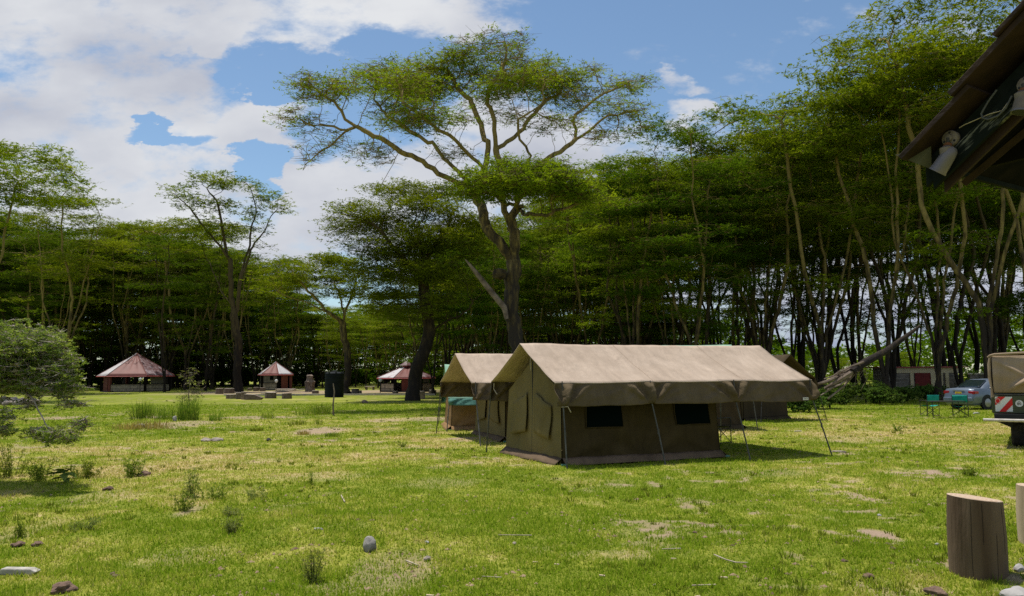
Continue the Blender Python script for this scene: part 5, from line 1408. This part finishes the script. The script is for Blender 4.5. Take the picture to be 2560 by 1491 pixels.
def hut(px, basepx, Y, Rr, ze, zp, label, turn, cols, n=6, wall=CREAMB, open_=True, cupola=False, seedv=0):
    c = Vector((gx(px, Y), Y, 0))
    root = empty('camp_hut', c, turn, label, 'hut')
    Rw = Rr * .86
    ang = [2 * math.pi * (k + .5) / n - math.pi / 2 for k in range(n)]
    # roof: each facet corrugated
    for k in range(n):
        a0, a1 = ang[k - 1], ang[k]
        if k == 0: a0 = ang[-1] - 2 * math.pi
        e0 = Vector((math.cos(a0) * Rr, math.sin(a0) * Rr, ze)); e1 = Vector((math.cos(a1) * Rr, math.sin(a1) * Rr, ze)); top = Vector((0, 0, zp))
        nrm = (e1 - e0).cross(top - e0).normalized()
        tr_ = .0 if not cupola else .1
        def fn(a, b, e0=e0, e1=e1, nrm=nrm):
            p = e0.lerp(e1, a).lerp(top, b * (1 - tr_))
            wdt = (e1 - e0).length * (1 - b)
            return p + nrm * (.018 * math.cos((a - .5) * wdt / .14 * 6.283) - .02 * (1 - b) * 0)
        m = MB(); m.grid(fn, 72, 8); m.build('roof_panel', cols[k % len(cols)], root, smooth='all', solid=.01, normals=False)
        MB().tube([e0 + Vector((0, 0, .03)), top + Vector((0, 0, .02))], .05, 5).build('ridge_cap', RED_SH if k % 4 else WH_SH, root)
        MB().tube([e0 - Vector((0, 0, .06)), e1 - Vector((0, 0, .06))], .06, 4).build('fascia', REDROOF, root)
        w0 = Vector((math.cos(a0) * Rw, math.sin(a0) * Rw, 0)); w1_ = Vector((math.cos(a1) * Rw, math.sin(a1) * Rw, 0))
        MB().box(w0 + Vector((0, 0, ze / 2)), (.28, .28, ze), Matrix.Rotation(a0, 3, 'Z')).build('post', TIMBER if (k + seedv) % 4 else POSTRED, root)
        d = (w1_ - w0); rz = Matrix.Rotation(math.atan2(d.y, d.x), 3, 'Z'); mid = (w0 + w1_) / 2
        if k == (n // 2 + 2 + seedv) % n:
            MB().box(mid + Vector((0, 0, ze * .47)), (d.length * .5, .08, ze * .92), rz).build('door', POSTRED, root)
            continue
        MB().box(mid + Vector((0, 0, .50)), (d.length - .25, .16, .78), rz).build('low_wall', wall, root)
        MB().box(mid + Vector((0, 0, .05)), (d.length - .2, .22, .12), rz).build('plinth', TIMBER, root)
        MB().box(mid + Vector((0, 0, .93)), (d.length - .2, .20, .08), rz).build('sill', TIMBER, root)
        if not open_ or k == (n // 2 + 7) % n or k == 1:
            MB().box(mid + Vector((0, 0, (ze + .97) / 2)), (d.length * (.92 if not open_ else .55), .05, ze - 1.0), rz).build('upper_panel', GREYW, root)
            if not open_: MB().box(mid + rz @ Vector((d.length * .1, -.05, ze - .45)), (d.length * .22, .04, .5), rz).build('window', NET, root)
    m = MB(); m.lathe([(Rw * .98, .02), (Rw * .98, .06), (.01, .06)], n=16); m.build('floor_slab', M('hut_floor', (.25, .22, .19), rough=.9), root)
    if open_:
        MB().box((.6, -.6, .55), (1.6, .7, .8)).build('counter', POSTRED, root)
    if cupola:
        m = MB(); m.lathe([(.95, zp - .10), (.62, zp - .08), (.60, zp - .02)], n=8); 
        MB().lathe([(.45, zp - .45), (.45, zp + .02)], n=8).build('cupola_neck', REDROOF, root)
        MB().lathe([(.80, zp + .0), (.02, zp + .55)], n=8).build('cupola_roof', PUR_SH, root)
    return root
hut(340, 978, 104, 4.75, 1.98, 4.85, 'largest red hut with one grey roof stripe on the left', R(10), [RED_SH, PUR_SH, RED_SH, RED_SH, RED_SH, WH_SH])
hut(689, 972, 108, 2.45, 2.05, 3.72, 'small hut with a half white roof and closed grey walls', R(-5), [RED_SH, WH_SH, RED_SH, RED_SH, RED_SH, WH_SH], open_=False, seedv=2)
hut(1016, 980, 92, 3.3, 1.55, 2.95, 'hut with a small raised cap on its roof behind the leaning trunk', R(12), [RED_SH, PUR_SH, RED_SH, RED_SH, RED_SH, WH_SH], cupola=True, seedv=1)

# ------------------------------------------------------------------ lamps
GLOBE = M('white_globe', (.8, .8, .78), rough=.3)
def lamp(px, ytop, ybase, Y, label):
    b = Vector((gx(px, Y), Y, 0)); zt_ = at(px, ytop, Y).z
    root = empty('garden_lamp', b, 0, label, 'lamp post', 'garden globe lamps')
    MB().tube([(0, 0, -.05), (0, 0, zt_ - .2)], .035, 6).build('post', POLE_DARK, root)
    MB().lathe([(.03, -.2), (.13, -.14), (.18, -.03), (.17, .06), (.10, .16), (.02, .18)], (0, 0, zt_), 12).build('globe', GLOBE, root, smooth='all')
    MB().lathe([(.20, .02), (.21, .05), (.10, .17), (.02, .2)], (0, 0, zt_), 12).build('cap', WHITE, root, smooth='all')
lamp(351, 949, 982, 94, 'globe lamp in front of the largest hut')
lamp(691, 953, 975, 98, 'globe lamp in front of the small closed hut')
lamp(951, 951, 985, 84, 'globe lamp left of the hut with the raised cap')
# ------------------------------------------------------------------ water tank
pt = Vector((gx(836, 69), 69, 0))
root = empty('water_tank', pt, 0, 'black ribbed plastic water tank on the far lawn', 'water tank')
k = 69 / F; rt = 23.5 * k; zt_ = at(836, 932, 69).z
prof = [(rt * .97, .0)]
for i in range(9):
    z = zt_ * (i + .5) / 9 * .96
    prof += [(rt, z - .08), (rt * .975, z - .02), (rt * .975, z + .02), (rt, z + .08)]
prof += [(rt * .98, zt_ * .97), (rt * .8, zt_ * 1.0), (rt * .35, zt_ * 1.03), (.2, zt_ * 1.035)]
MB().lathe(prof, n=40).build('tank_body', M('tank_plastic', (.006, .008, .010), (.010, .013, .016), 3, .7, spec=.12), root, smooth=True)
MB().lathe([(.26, zt_ * 1.03), (.27, zt_ * 1.06), (.1, zt_ * 1.08)], n=20).build('lid', BLACK, root, smooth=True)
for a in range(8):
    x, y = math.cos(a * .785 + .39) * rt * .93, math.sin(a * .785 + .39) * rt * .93
    MB().box((x, y, zt_ * 1.0), (.12, .12, .12)).build('lug', BLACK, root, bevel=.02)
p = G(834, 1040)
tag(MB().tube([(0, 0, -.1), (-.03, 0, .5), (.02, 0, 1.05), (-.04, 0, 1.42)], [.045, .035, .03, .022], 7).build('wooden_stake', DEADWOOD, smooth=True), 'crooked grey stake in the lawn before the water tank', 'stake').location = p

# ------------------------------------------------------------------ logs, stools, carved stump, kerb
LOGB = M('log_bark', (.09, .065, .05), (.17, .13, .10), 5, .95, .9, 18)
LOGT = M('cut_wood', (.42, .35, .28), (.56, .48, .40), 6, .9)
def stool(i, px, yb, wpx, ytop, label, group, lean=0, grey=False):
    p = ground(px, yb); Y = p.y; kk = Y / F
    w = wpx * kk / 2; h = max(.18, (yb - ytop) * kk)
    root = empty('log_stool', (p.x, p.y + w, 0), 0, label, 'log stool', group)
    rg = random.Random(i); a1, a2, ph = rg.uniform(.04, .1), rg.uniform(.02, .05), rg.random() * 6
    wob = lambda a, z: 1 + a1 * math.sin(2 * a + ph) + a2 * math.sin(5 * a + ph * 2)
    rot = Matrix.Rotation(lean, 3, 'Y')
    MB().lathe([(w * 1.02, -.05), (w, h * .3), (w * .95, h * .8), (w * .96, h)], (0, 0, 0), 18, rot, wob).build('trunk_section', DEADWOOD if grey else LOGB, root, smooth=True)
    MB().lathe([(w * .93, h + .003), (w * .9, h + .014)], (0, 0, 0), 18, rot, wob).build('sawn_top', LOGT, root)
ST = [(595, 998, 16, 983, 'dark weathered log stool left in the front pair by the lone tree', 0, 0), (607, 999, 14, 981, 'taller pale topped log stool right in the front pair by the lone tree', 0, 1),
      (573, 997, 22, 987, 'wide grey block seat next to the front log pair', 0, 1), (672, 996, 28, 982, 'broad dark log seat in front of the small hut', .05, 0), (714, 997, 24, 984, 'second dark log seat right of the broad one', -.05, 0),
      (545, 985, 20, 972, 'log seat in the shade left of the lone tree', 0, 0), (568, 984, 26, 972, 'wide dark log seat touching the foot of the lone tree', 0, 0), (622, 977, 12, 971, 'smallest far log seat left of the small hut', 0, 0), (638, 978, 13, 969, 'middle far log seat left of the small hut', 0, 0), (654, 978, 14, 970, 'right far log seat left of the small hut', 0, 0),
      (786, 984, 18, 977, 'low log seat below the carved stump', 0, 0), (886, 985, 20, 973, 'log seat right of the water tank', 0, 0), (987, 985, 16, 979, 'low log seat in front of the raised cap hut', 0, 0), (1053, 998, 18, 979, 'log seat right of the leaning trunk', 0, 1), (1080, 987, 20, 976, 'log seat beside the poles of the second tent', 0, 0), (897, 984, 14, 977, 'pale small log seat right of the water tank', 0, 1)]
for i, (px, yb, w_, yt, lab, ln, gr) in enumerate(ST): stool(i, px, yb, w_, yt, lab, 'log seats on the far lawn', ln, gr)
p = ground(632, 1000)
root = empty('split_log', (p.x, p.y, 0), R(-8), 'long slanting split log with a pale top near the lone tree', 'log')
MB().prism([(-.75, 0, 0), (.55, 0, 0), (.72, 0, .16), (.1, 0, .38), (-.75, 0, .42)], (0, .45, 0)).build('log_side', LOGB, root, bevel=.04)
MB().prism([(-.74, .02, .424), (.1, .02, .384), (.1, .02, .40), (-.74, .02, .44)], (0, .41, 0)).build('split_face', LOGT, root)
p = ground(925, 975)
root = empty('stone_bench', (p.x, p.y, 0), 0, 'flat pale stone bench between tank and capped hut', 'bench')
MB().box((0, 0, .42), (1.3, .5, .1)).build('seat', LOGT, root, bevel=.02)
for sx in (-.45, .45): MB().box((sx, 0, .18), (.2, .4, .38)).build('leg', LOGB, root)
p = ground(690, 974)
root = empty('stone_bench', (gx(715, 102), 102, 0), 0, 'pale step slab in front of the small closed hut', 'slab')
MB().box((0, 0, .12), (2.4, 1.0, .24)).build('slab', LOGT, root, bevel=.03)
# carved stump
p = Vector((gx(775, 96), 96, 0))
root = empty('carved_stump', p, 0, 'tall weathered grey stump with a jagged top behind the water tank', 'stump')
kz = 96 / F
m = MB().lathe([(.62, -.1), (.50, .25), (.44, .7), (.52, 1.0), (.56, 1.15), (.40, 1.3), (.34, 1.6), (.40, 1.85), (.22, 1.98)], (0, 0, 0), 20, wob=lambda a, z: 1 + .13 * math.sin(3 * a + z * 2) + .09 * math.sin(7 * a - z * 4))
m.build('trunk', DEADWOOD, root, smooth=True)
m = MB()
for a in range(7): m.tube([(.4 * math.cos(a * .9), -.4 * abs(math.sin(a * .9)), .05), (.5 * math.cos(a * .9), -.48 * abs(math.sin(a * .9)), .6), (.42 * math.cos(a * .9 + .3), -.42, 1.1)], [.12, .08, .1], 6)
m.build('roots', DEADWOOD, root, smooth=True)
# kerb lines
KERB = M('pale_kerb', (.42, .36, .29), (.52, .46, .38), 2, .9)
m = MB()
for (xa, xb, y) in [(560, 1088, 989)]:
    a = ground(xa, y); b = ground(xb, y - 1)
    d = b - a
    for i in range(26):
        q = a + d * (i + .5) / 26; q.z = .05
        m.box(q, (d.length / 26 - .05, .16, .14 + .02 * (i % 3)))
o = m.build('path_kerb', KERB, bevel=.01); tag(o, 'thin pale kerb line along the near side of the dirt path', 'kerb')
m = MB(); a = ground(655, 984); b = ground(760, 975)
d = b - a; rzm = Matrix.Rotation(math.atan2(d.y, d.x), 3, 'Z')
for i in range(12):
    q = a + d * (i + .5) / 12; q.z = .05; m.box(q, (d.length / 12 - .05, .3, .12), rzm)
o = m.build('path_kerb', KERB, bevel=.01); tag(o, 'slanting pale kerb leading to the small closed hut', 'kerb')

# ------------------------------------------------------------------ stones
def rock(name, px, py, sx, sy, sz, mat, seed, label, group=None, cat='stone', sink=.25, ico=3, rough=.35):
    bm = bmesh.new(); bmesh.ops.create_icosphere(bm, subdivisions=ico, radius=.5)
    for v in bm.verts:
        n = mnoise.noise(v.co * 2.2 + Vector((seed * 3.7, 0, 0))) * rough + mnoise.noise(v.co * 6 + Vector((0, seed, 0))) * rough * .3
        v.co *= 1 + n
        v.co = Vector((v.co.x * sx, v.co.y * sy, v.co.z * sz))
    me = bpy.data.meshes.new(name); bm.to_mesh(me); bm.free(); me.materials.append(mat)
    me.polygons.foreach_set('use_smooth', [True] * len(me.polygons))
    try: me.set_sharp_from_angle(angle=R(28))
    except Exception: pass
    o = bpy.data.objects.new(name, me); COL.objects.link(o)
    p = G(px, py); o.location = (p.x, p.y, p.z + sz * (.5 - sink)); o.rotation_euler = (0, 0, seed * 1.3)
    return tag(o, label, cat, group)
ROCKG = M('grey_rock', (.30, .28, .25), (.16, .15, .13), 5, .95, .5, 20, lo=.4, hi=.7)
ROCKP = M('pale_rock', (.24, .20, .16), (.38, .32, .27), 5, .95, .5, 14)
ROCKW = M('white_stone', (.40, .38, .36), (.25, .24, .22), 6, .9)
DUNG = M('brown_clod', (.11, .07, .05), (.20, .13, .09), 18, 1.0, .9, 40)
rock('rock', 924, 1380, .15, .13, .18, ROCKG, 1, 'upright grey rock in the foreground grass')
rock('rock', 515, 1102, .34, .26, .12, ROCKP, 2, 'left grey stone of the flat pair on the lawn'); rock('rock', 543, 1102, .34, .26, .13, ROCKP, 3, 'right darker stone of the flat pair on the lawn')
rock('rock', 437, 1052, .2, .16, .30, ROCKW, 4, 'small white stone among the weed clumps'); rock('rock', 350, 1066, .32, .2, .14, ROCKG, 5, 'pale flat stone by the dry grass hummock')
rock('rock', 672, 1101, .14, .12, .12, M('dark_stone', (.03, .028, .025), rough=.9), 6, 'small black stone on the middle lawn')
rock('rock', 2343, 1359, .042, .04, .04, ROCKW, 7, 'bright white pebble left of the nearest tree stump'); rock('rock', 1068, 1399, .10, .045, .045, ROCKP, 8, 'brownish stone chunk right of the upright rock', sink=.1)
rock('rock', 1067, 1364, .05, .04, .03, ROCKW, 9, 'tiny white stone above the brownish chunk'); rock('rock', 2550, 1428, .10, .08, .08, ROCKW, 10, 'white stone right of the nearest tree stump at the edge')
rock('rock', 2540, 1492, .24, .2, .13, ROCKW, 11, 'pale flat stone in the bottom right corner'); rock('rock', 795, 1338, .10, .05, .03, ROCKW, 12, 'pale sliver stone in the left middle foreground')
rock('rock', 2198, 1281, .05, .05, .03, ROCKW, 13, 'small whitish stone above the bare oval patch of straw'); rock('rock', 2100, 1128, .34, .10, .06, ROCKP, 14, 'long pale stone beside the last awning pole')
rock('rock', 1994, 1078, .4, .10, .05, ROCKP, 15, 'thin pale stone on the lawn between nearest and rear tent'); rock('rock', 912, 1008, .5, .4, .3, DEADWOOD, 16, 'dark boulder in the shade left of the leaning trunk')
rock('rock', 2441, 1034, .3, .15, .1, ROCKW, 17, 'white scrap under the silver car'); rock('rock', 1287, 1360, .05, .045, .04, ROCKP, 18, 'small tan stone in the central foreground')
for i, (x, y, s, lab) in enumerate([(160, 1475, .16, 'shaggy brown bark chunk at the bottom left'), (289, 1432, .07, 'brown clod right above the bark chunk'), (283, 1424, .05, 'smaller brown clod above the bark chunk'), (2142, 1358, .06, 'round brown dung clod below the straw oval'), (2220, 1363, .05, 'second brown clod below the straw oval'), (1737, 1337, .05, 'dark clod in the right middle foreground'),
                                     (2232, 1374, .05, 'third clod below the straw oval'), (45, 1350, .11, 'brown clod at the left edge'), (95, 1350, .10, 'brown clod beside the thin weed'), (358, 1186, .16, 'brown earth clod on the left lawn'), (270, 1222, .14, 'reddish clod on the left lawn'), (2110, 1402, .05, 'dark crumb at the lower right'), (2170, 1440, .09, 'flat brown clod at the lower right'), (2340, 1483, .12, 'dark soil clod in front of the nearest stump')]):
    rock('clod', x, y, s * 1.2, s, s * .6, DUNG, 30 + i, lab, 'brown clods in the grass', 'clod', rough=.6)
rng3 = random.Random(4)
for i in range(16):
    rock('rock', 2 + i * 6.5 + rng3.uniform(-3, 3) - 10, 1008 + rng3.uniform(-4, 6), rng3.uniform(.5, .9), .6, rng3.uniform(.35, .6), ROCKP, 60 + i, 'pale stone of the rubble heap seen through the thorn bush', 'rubble heap stones')
# bleached plank / concrete piece at lower left and wood chips, sticks
p = G(46, 1425)
tag(MB().prism([(-.17, 0, 0), (.10, 0, -.01), (.16, 0, .03), (.1, 0, .055), (-.16, 0, .06), (-.18, 0, .03)], (0, .09, 0)).build('weathered_plank', M('bleached_wood', (.30, .28, .24), (.5, .46, .4), 12, .9, .4, 30), bevel=.01), 'bleached plank end lying at the lower left edge', 'plank').location = p
CHIP = M('fresh_wood_chip', (.55, .42, .28), (.65, .52, .36), 10, .9)
for i, (x, y, L_, a, lab) in enumerate([(1338, 1404, .05, .3, 'tan wood chip left in the lower centre row'), (1392, 1410, .045, 0, 'tan wood chip second in the lower centre row'), (1505, 1438, .05, -.2, 'flat wood chip in the lower centre'), (1810, 1443, .06, .2, 'light wood chip in the lower right centre'), (1636, 1461, .04, 1.0, 'upright wood chip near the bottom'),
                                       (1684, 1400, .05, .2, 'thin wood chip right of centre'), (1075, 1488, .06, .1, 'pale wood chip at the bottom edge'), (1744, 1484, .05, .7, 'wood chip at the bottom edge right of centre'), (1510, 1322, .035, .1, 'yellowish chip in the centre grass'), (1616, 1330, .03, 1.1, 'tiny yellow chip in the centre grass')]):
    o = MB().box((0, 0, .008), (L_, L_ * .3, .012)).build('wood_chip', CHIP, bevel=.003); o.location = G(x, y) + Vector((0, 0, .008)); o.rotation_euler = (.1, .1, a); tag(o, lab, 'wood chip', 'wood chips in the grass')
STK = M('dry_stick', (.30, .24, .17), (.45, .38, .28), 10, .9)
for i, (pts, r_, lab) in enumerate([([(1785, 1391), (1815, 1402), (1840, 1408), (1870, 1409)], .006, 'long curved pale stick in the lower right centre'), ([(1730, 1463), (1790, 1461)], .006, 'straight pale stick near the bottom'), ([(1655, 1377), (1702, 1375)], .007, 'dark straight twig right of centre'), ([(1015, 1403), (1045, 1414)], .008, 'short dark twig below the upright rock'), ([(1205, 1443), (1255, 1444)], .005, 'thin straw stick at bottom centre'), ([(853, 1235), (862, 1252)], .010, 'short tan stick standing out of the middle lawn'), ([(1245, 1346), (1330, 1341)], .005, 'thin grey twig left of centre')]):
    b = G(*pts[0])
    m = MB().tube([G(*q) - b + Vector((0, 0, .022)) for q in pts], r_, 5)
    o = m.build('stick', STK); o.location = b; tag(o, lab, 'stick', 'dry sticks in the grass')
# ------------------------------------------------------------------ sawn stumps at the right
def stump(px_c, yb, wpx, hpx, label, colr, seed, tilt_):
    p = ground(px_c, yb); kk = p.y / F
    w = wpx * kk / 2; h = hpx * kk; p.z = gz(p.x, p.y)
    root = empty('sawn_stump', (p.x * (p.y + w * .8) / p.y, p.y + w * .8, p.z), 0, label, 'tree stump')
    rg = random.Random(seed); ph = rg.random() * 6
    def wob(a, z): return 1 + .035 * math.sin(2 * a + ph) + .025 * math.sin(3 * a + 1 + z) + .012 * math.sin(11 * a + ph)
    n = 64; prof = [(w * 1.03, -.06), (w * 1.02, .03), (w * 1.03, h * .25), (w * 1.03, h * .55), (w * .99, h * .85), (w * .97, h)]
    m = MB().lathe(prof, (0, 0, 0), n, None, wob)
    m.v = [(x, y, z + (tilt_ * x if z > h * .5 else 0)) for x, y, z in m.v]
    m.build('trunk_section', colr, root, smooth=True)
    # rings on the top
    mt, nn, ll, pp = mnodes('sawn_rings'); pp.inputs['Roughness'].default_value = .9
    t = nn.new('ShaderNodeTexCoord'); mp = nn.new('ShaderNodeMapping'); mp.inputs['Location'].default_value = (.02, .03, 0); ll.new(t.outputs['Object'], mp.inputs[0])
    wv = nn.new('ShaderNodeTexWave'); wv.wave_type = 'RINGS'; wv.rings_direction = 'Z'; wv.inputs['Scale'].default_value = 9; wv.inputs['Distortion'].default_value = 3; wv.inputs['Detail'].default_value = 4
    ll.new(mp.outputs[0], wv.inputs['Vector']); r = nn.new('ShaderNodeValToRGB'); r.color_ramp.elements[0].color = (.40, .27, .17, 1); r.color_ramp.elements[1].color = (.52, .40, .29, 1)
    ll.new(wv.outputs[0], r.inputs[0]); ll.new(r.outputs[0], pp.inputs['Base Color'])
    m = MB().lathe([(w * .965, h + .001), (w * .95, h + .006)], (0, 0, 0), n, None, wob)
    m.v = [(x, y, z + tilt_ * x) for x, y, z in m.v]
    m.build('sawn_top', mt, root)
    m = MB()
    for a, u0, u1 in ((4.05, .02, .97), (4.42, .45, .97), (4.95, .02, .6), (5.45, .3, .97)):
        zz = np.linspace(h * u0, h * u1, 12)
        rad = [np.interp(z, [q[1] for q in prof], [q[0] for q in prof]) * wob(a, z) for z in zz]
        m.tube([(math.cos(a + .02 * math.sin(z * 6 + a)) * (q + .0008), math.sin(a + .02 * math.sin(z * 6 + a)) * (q + .0008), z + tilt_ * math.cos(a) * q * (1 if z > h * .5 else 0)) for q, z in zip(rad, zz)], [.0006] + [.0022] * 10 + [.0008], 4)
    m.build('cracks', M('crack_dark', (.02, .015, .012), rough=1), root)
WOODG = M('weathered_trunk_wood', (.085, .052, .028), (.17, .115, .07), 5, .9, .9, 26, stretch=(1, 1, .12), detail=8)
WOODB = M('light_trunk_wood', (.34, .25, .15), (.48, .37, .24), 5, .9, .5, 26, stretch=(1, 1, .12), detail=8)
stump(2447, 1442, 128, 186, 'dark sawn stump standing fully in view at the lower right', WOODG, 1, -.12)
stump(2612, 1360, 112, 140, 'lighter sawn stump cut off by the right edge', WOODB, 2, -.06)

# ------------------------------------------------------------------ veranda roof corner, upper right
E = Vector((.83, .56, 0)).normalized(); Hd = Vector((.56, -.83, 0)).normalized()
th = R(37)
Sl = (Hd * math.cos(th) + Vector((0, 0, math.sin(th))))      # up the slope
Nn = E.cross(Sl).normalized()
if Nn.z < 0: Nn = -Nn
C0 = at(2318, 398, 5.05)
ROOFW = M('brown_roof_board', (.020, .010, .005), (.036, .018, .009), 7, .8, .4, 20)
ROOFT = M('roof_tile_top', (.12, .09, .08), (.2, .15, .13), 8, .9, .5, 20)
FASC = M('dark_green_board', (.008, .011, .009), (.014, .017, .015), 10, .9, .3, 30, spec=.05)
def scuff():
    m, n, l, p = mnodes('scuffed_green_board'); p.inputs['Roughness'].default_value = .9; p.inputs['Specular IOR Level'].default_value = .08
    t = n.new('ShaderNodeTexCoord'); c = n.new('ShaderNodeCombineXYZ')
    for i_, (v_, k_) in enumerate(((Sl, 7), (Nn, 75))):
        d = n.new('ShaderNodeVectorMath'); d.operation = 'DOT_PRODUCT'; d.inputs[1].default_value = v_ * k_
        l.new(t.outputs['Object'], d.inputs[0]); l.new(d.outputs['Value'], c.inputs[i_])
    x = n.new('ShaderNodeTexNoise'); x.inputs['Scale'].default_value = 1.0; x.inputs['Detail'].default_value = 6; x.inputs['Roughness'].default_value = .7; l.new(c.outputs[0], x.inputs['Vector'])
    y = n.new('ShaderNodeTexNoise'); y.inputs['Scale'].default_value = 5.0; l.new(t.outputs['Object'], y.inputs['Vector'])
    q = n.new('ShaderNodeMath'); q.operation = 'MULTIPLY'; l.new(x.outputs[0], q.inputs[0]); l.new(y.outputs[0], q.inputs[1])
    r = n.new('ShaderNodeValToRGB'); r.color_ramp.elements[0].position = .27; r.color_ramp.elements[0].color = (.008, .011, .009, 1); r.color_ramp.elements[1].position = .34; r.color_ramp.elements[1].color = (.16, .16, .13, 1)
    l.new(q.outputs[0], r.inputs[0]); l.new(r.outputs[0], p.inputs['Base Color']); return m
roof = empty('veranda_roof', C0, 0, 'dark roof corner of the near building jutting in at the upper right', 'roof')
def Q(e, s, n): return E * e + Sl * s + Nn * n
def slab(name, e0, e1, s0, s1, n0, n1, mat, bev=.004):
    vs = [Q(a, b, c) for c in (n0, n1) for (a, b) in ((e0, s0), (e1, s0), (e1, s1), (e0, s1))]
    m = MB(); m.add(vs, [(0, 3, 2, 1), (4, 5, 6, 7), (0, 1, 5, 4), (1, 2, 6, 5), (2, 3, 7, 6), (3, 0, 4, 7)])
    return m.build(name, mat, roof, bevel=bev)
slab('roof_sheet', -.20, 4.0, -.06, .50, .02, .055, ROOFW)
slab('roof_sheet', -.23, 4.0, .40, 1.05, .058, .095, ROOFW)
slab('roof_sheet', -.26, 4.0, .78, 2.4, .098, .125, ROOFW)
# bargeboard, hanging vertically below the roof edge
def vslab(name, e0, e1, s0, s1, zt_, zb_, mat, bev=.004):
    vs = []
    for dz in (zb_, zt_):
        for (a, b) in ((e0, s0), (e1, s0), (e1, s1), (e0, s1)): vs.append(Q(a, b, 0) + Vector((0, 0, dz)))
    m = MB(); m.add(vs, [(0, 3, 2, 1), (4, 5, 6, 7), (0, 1, 5, 4), (1, 2, 6, 5), (2, 3, 7, 6), (3, 0, 4, 7)])
    return m.build(name, mat, roof, bevel=bev)
vslab('bargeboard', 0, .03, -.02, 2.3, -.002, -.17, FASC)
vslab('scuffed_board', -.035, -.003, .06, 2.3, -.115, -.245, scuff())
vslab('lower_batten', .032, .06, .10, 2.3, -.19, -.29, ROOFW)
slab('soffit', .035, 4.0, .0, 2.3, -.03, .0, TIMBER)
MB().box(E * 2.0 + Vector((0, 0, -.03)), (4.0, .03, .05), Matrix.Rotation(math.atan2(E.y, E.x), 3, 'Z')).build('eave_board', FASC, roof)
# gable infill behind the bargeboard
m = MB(); m.prism([Q(.5, .05, -.05), Q(.5, 2.3, -.05), Q(.5, 2.3, -.05) * 1 + Vector((0, 0, -1.3))], E * .05); m.build('gable_infill', TIMBER, roof)
m = MB().tube([Q(.25, .12, 0) + Vector((0, 0, -.22)), Q(.3, 1.3, 0) + Vector((0, 0, -.30))], (.03), 4); m.build('brace', ROOFW, roof)
def brd(px, py, off):
    d = ray(px, py); return EYE + d * ((C0 - E * off - EYE).dot(E) / d.dot(E)) - C0
m = MB().prism([brd(2328, 366, .04), brd(2330, 424, .04), brd(2300, 412, .10), brd(2238, 388, .16)], -E * .006); m.build('flashing', M('olive_flashing', (.07, .07, .025), (.11, .10, .035), 6, .6), roof)
LAMPW = M('aged_white_enamel', (.12, .095, .075), (.19, .155, .125), 8, .6)
LAMPO = M('rusty_orange_joint', (.15, .05, .018), (.22, .09, .035), 10, .7)
LAMPA = M('silver_lamp_can', (.12, .11, .125), (.19, .165, .165), 6, .45, metal=.3)
def onboard(px, py, off=.037):      # point on the outer face of the scuffed board
    d = ray(px, py); n_ = E; p0 = C0 - E * off
    return EYE + d * ((p0 - EYE).dot(n_) / d.dot(n_))
def spot(px, py, Y, label, aim_px, sc=1.0, canmat=LAMPA):
    k = Y / F
    c = onboard(px, py)
    Y = c.y; k = Y / F
    root = empty('spot_lamp', c, 0, label, 'spot lamp', 'spot lamps on the bargeboard')
    out = (-E).normalized()
    rot = Vector((0, 0, 1)).rotation_difference(out).to_matrix()
    r_ = 21 * k * sc
    MB().lathe([(r_, -.02), (r_, .004), (r_ * .93, .010), (r_ * .45, .014), (r_ * .42, .028), (r_ * .2, .03)], (0, 0, 0), 28, rot).build('base_plate', LAMPW, root, smooth=True)
    m = MB()
    for a in (.5, 2.6, 4.7): m.lathe([(r_ * .13, .006), (r_ * .13, .016)], rot @ Vector((math.cos(a) * r_ * .7, math.sin(a) * r_ * .7, 0)), 10, rot)
    m.build('screw_hole', BLACK, root)
    dn = Vector((0, 0, -1))
    j0 = out * .03; j1 = out * .045 + dn * r_ * 1.25; j2 = out * .05 + dn * r_ * 1.75
    MB().tube([j0, j0 + dn * r_ * .9], [.010, .010], 8).build('arm', POLE_DARK, root)
    MB().tube([j0 + dn * r_ * .85, j1 + dn * .0], [.022 * sc, .026 * sc], 14).build('joint_collar', LAMPO, root)
    MB().lathe([(.020 * sc, -.03 * sc), (.040 * sc, -.02 * sc), (.042 * sc, .02 * sc), (.02 * sc, .035 * sc)], j2, 16).build('knuckle', LAMPW, root, smooth=True)
    tip_ = onboard(aim_px[0], aim_px[1], .10) - c
    ax = (tip_ - j2).normalized(); st = j2 + dn * .035 * sc - ax * .065 * sc
    Lc = (tip_ - st).length
    MB().tube([st, st + ax * .02, st + ax * Lc * .35, st + ax * Lc], [.022 * sc, .038 * sc, .044 * sc, .050 * sc], 24).build('lamp_can', canmat, root, smooth=True)
    MB().tube([st + ax * (Lc - .002), st + ax * (Lc + .008)], [.053 * sc, .053 * sc], 24).build('rim', LAMPA, root)
    MB().tube([st + ax * (Lc + .008), st + ax * (Lc + .010)], [.048 * sc, .046 * sc], 24).build('lens', BLACK, root)
spot(2376, 347, 4.96, 'left spot lamp with a silver can pointing down left', (2338, 424))
spot(2564, 212, 4.55, 'second spot lamp with a black lens at the right edge', (2550, 278), 1.0, LAMPW)
o = MB().tube([onboard(x, y, .05) for x, y, Yc in [(2492, 225, 4.62), (2470, 255, 4.66), (2453, 285, 4.68), (2456, 295, 4.68), (2470, 299, 4.67), (2495, 290, 4.62), (2515, 270, 4.6), (2530, 240, 4.6)]], .006, 8).build('loop_cable', M('grey_cable', (.08, .08, .08), rough=.6), smooth=True)
tag(o, 'grey cable hanging in a loop between the two spot lamps', 'cable')
o = MB().tube([onboard(x, y, .042) for x, y, Yc in [(2398, 320, 4.9), (2412, 312, 4.86), (2440, 300, 4.8), (2475, 285, 4.7), (2505, 277, 4.62), (2525, 250, 4.58)]], .003, 6).build('thin_wire', STK, smooth=True)
tag(o, 'thin pale wire running along the bargeboard', 'wire')
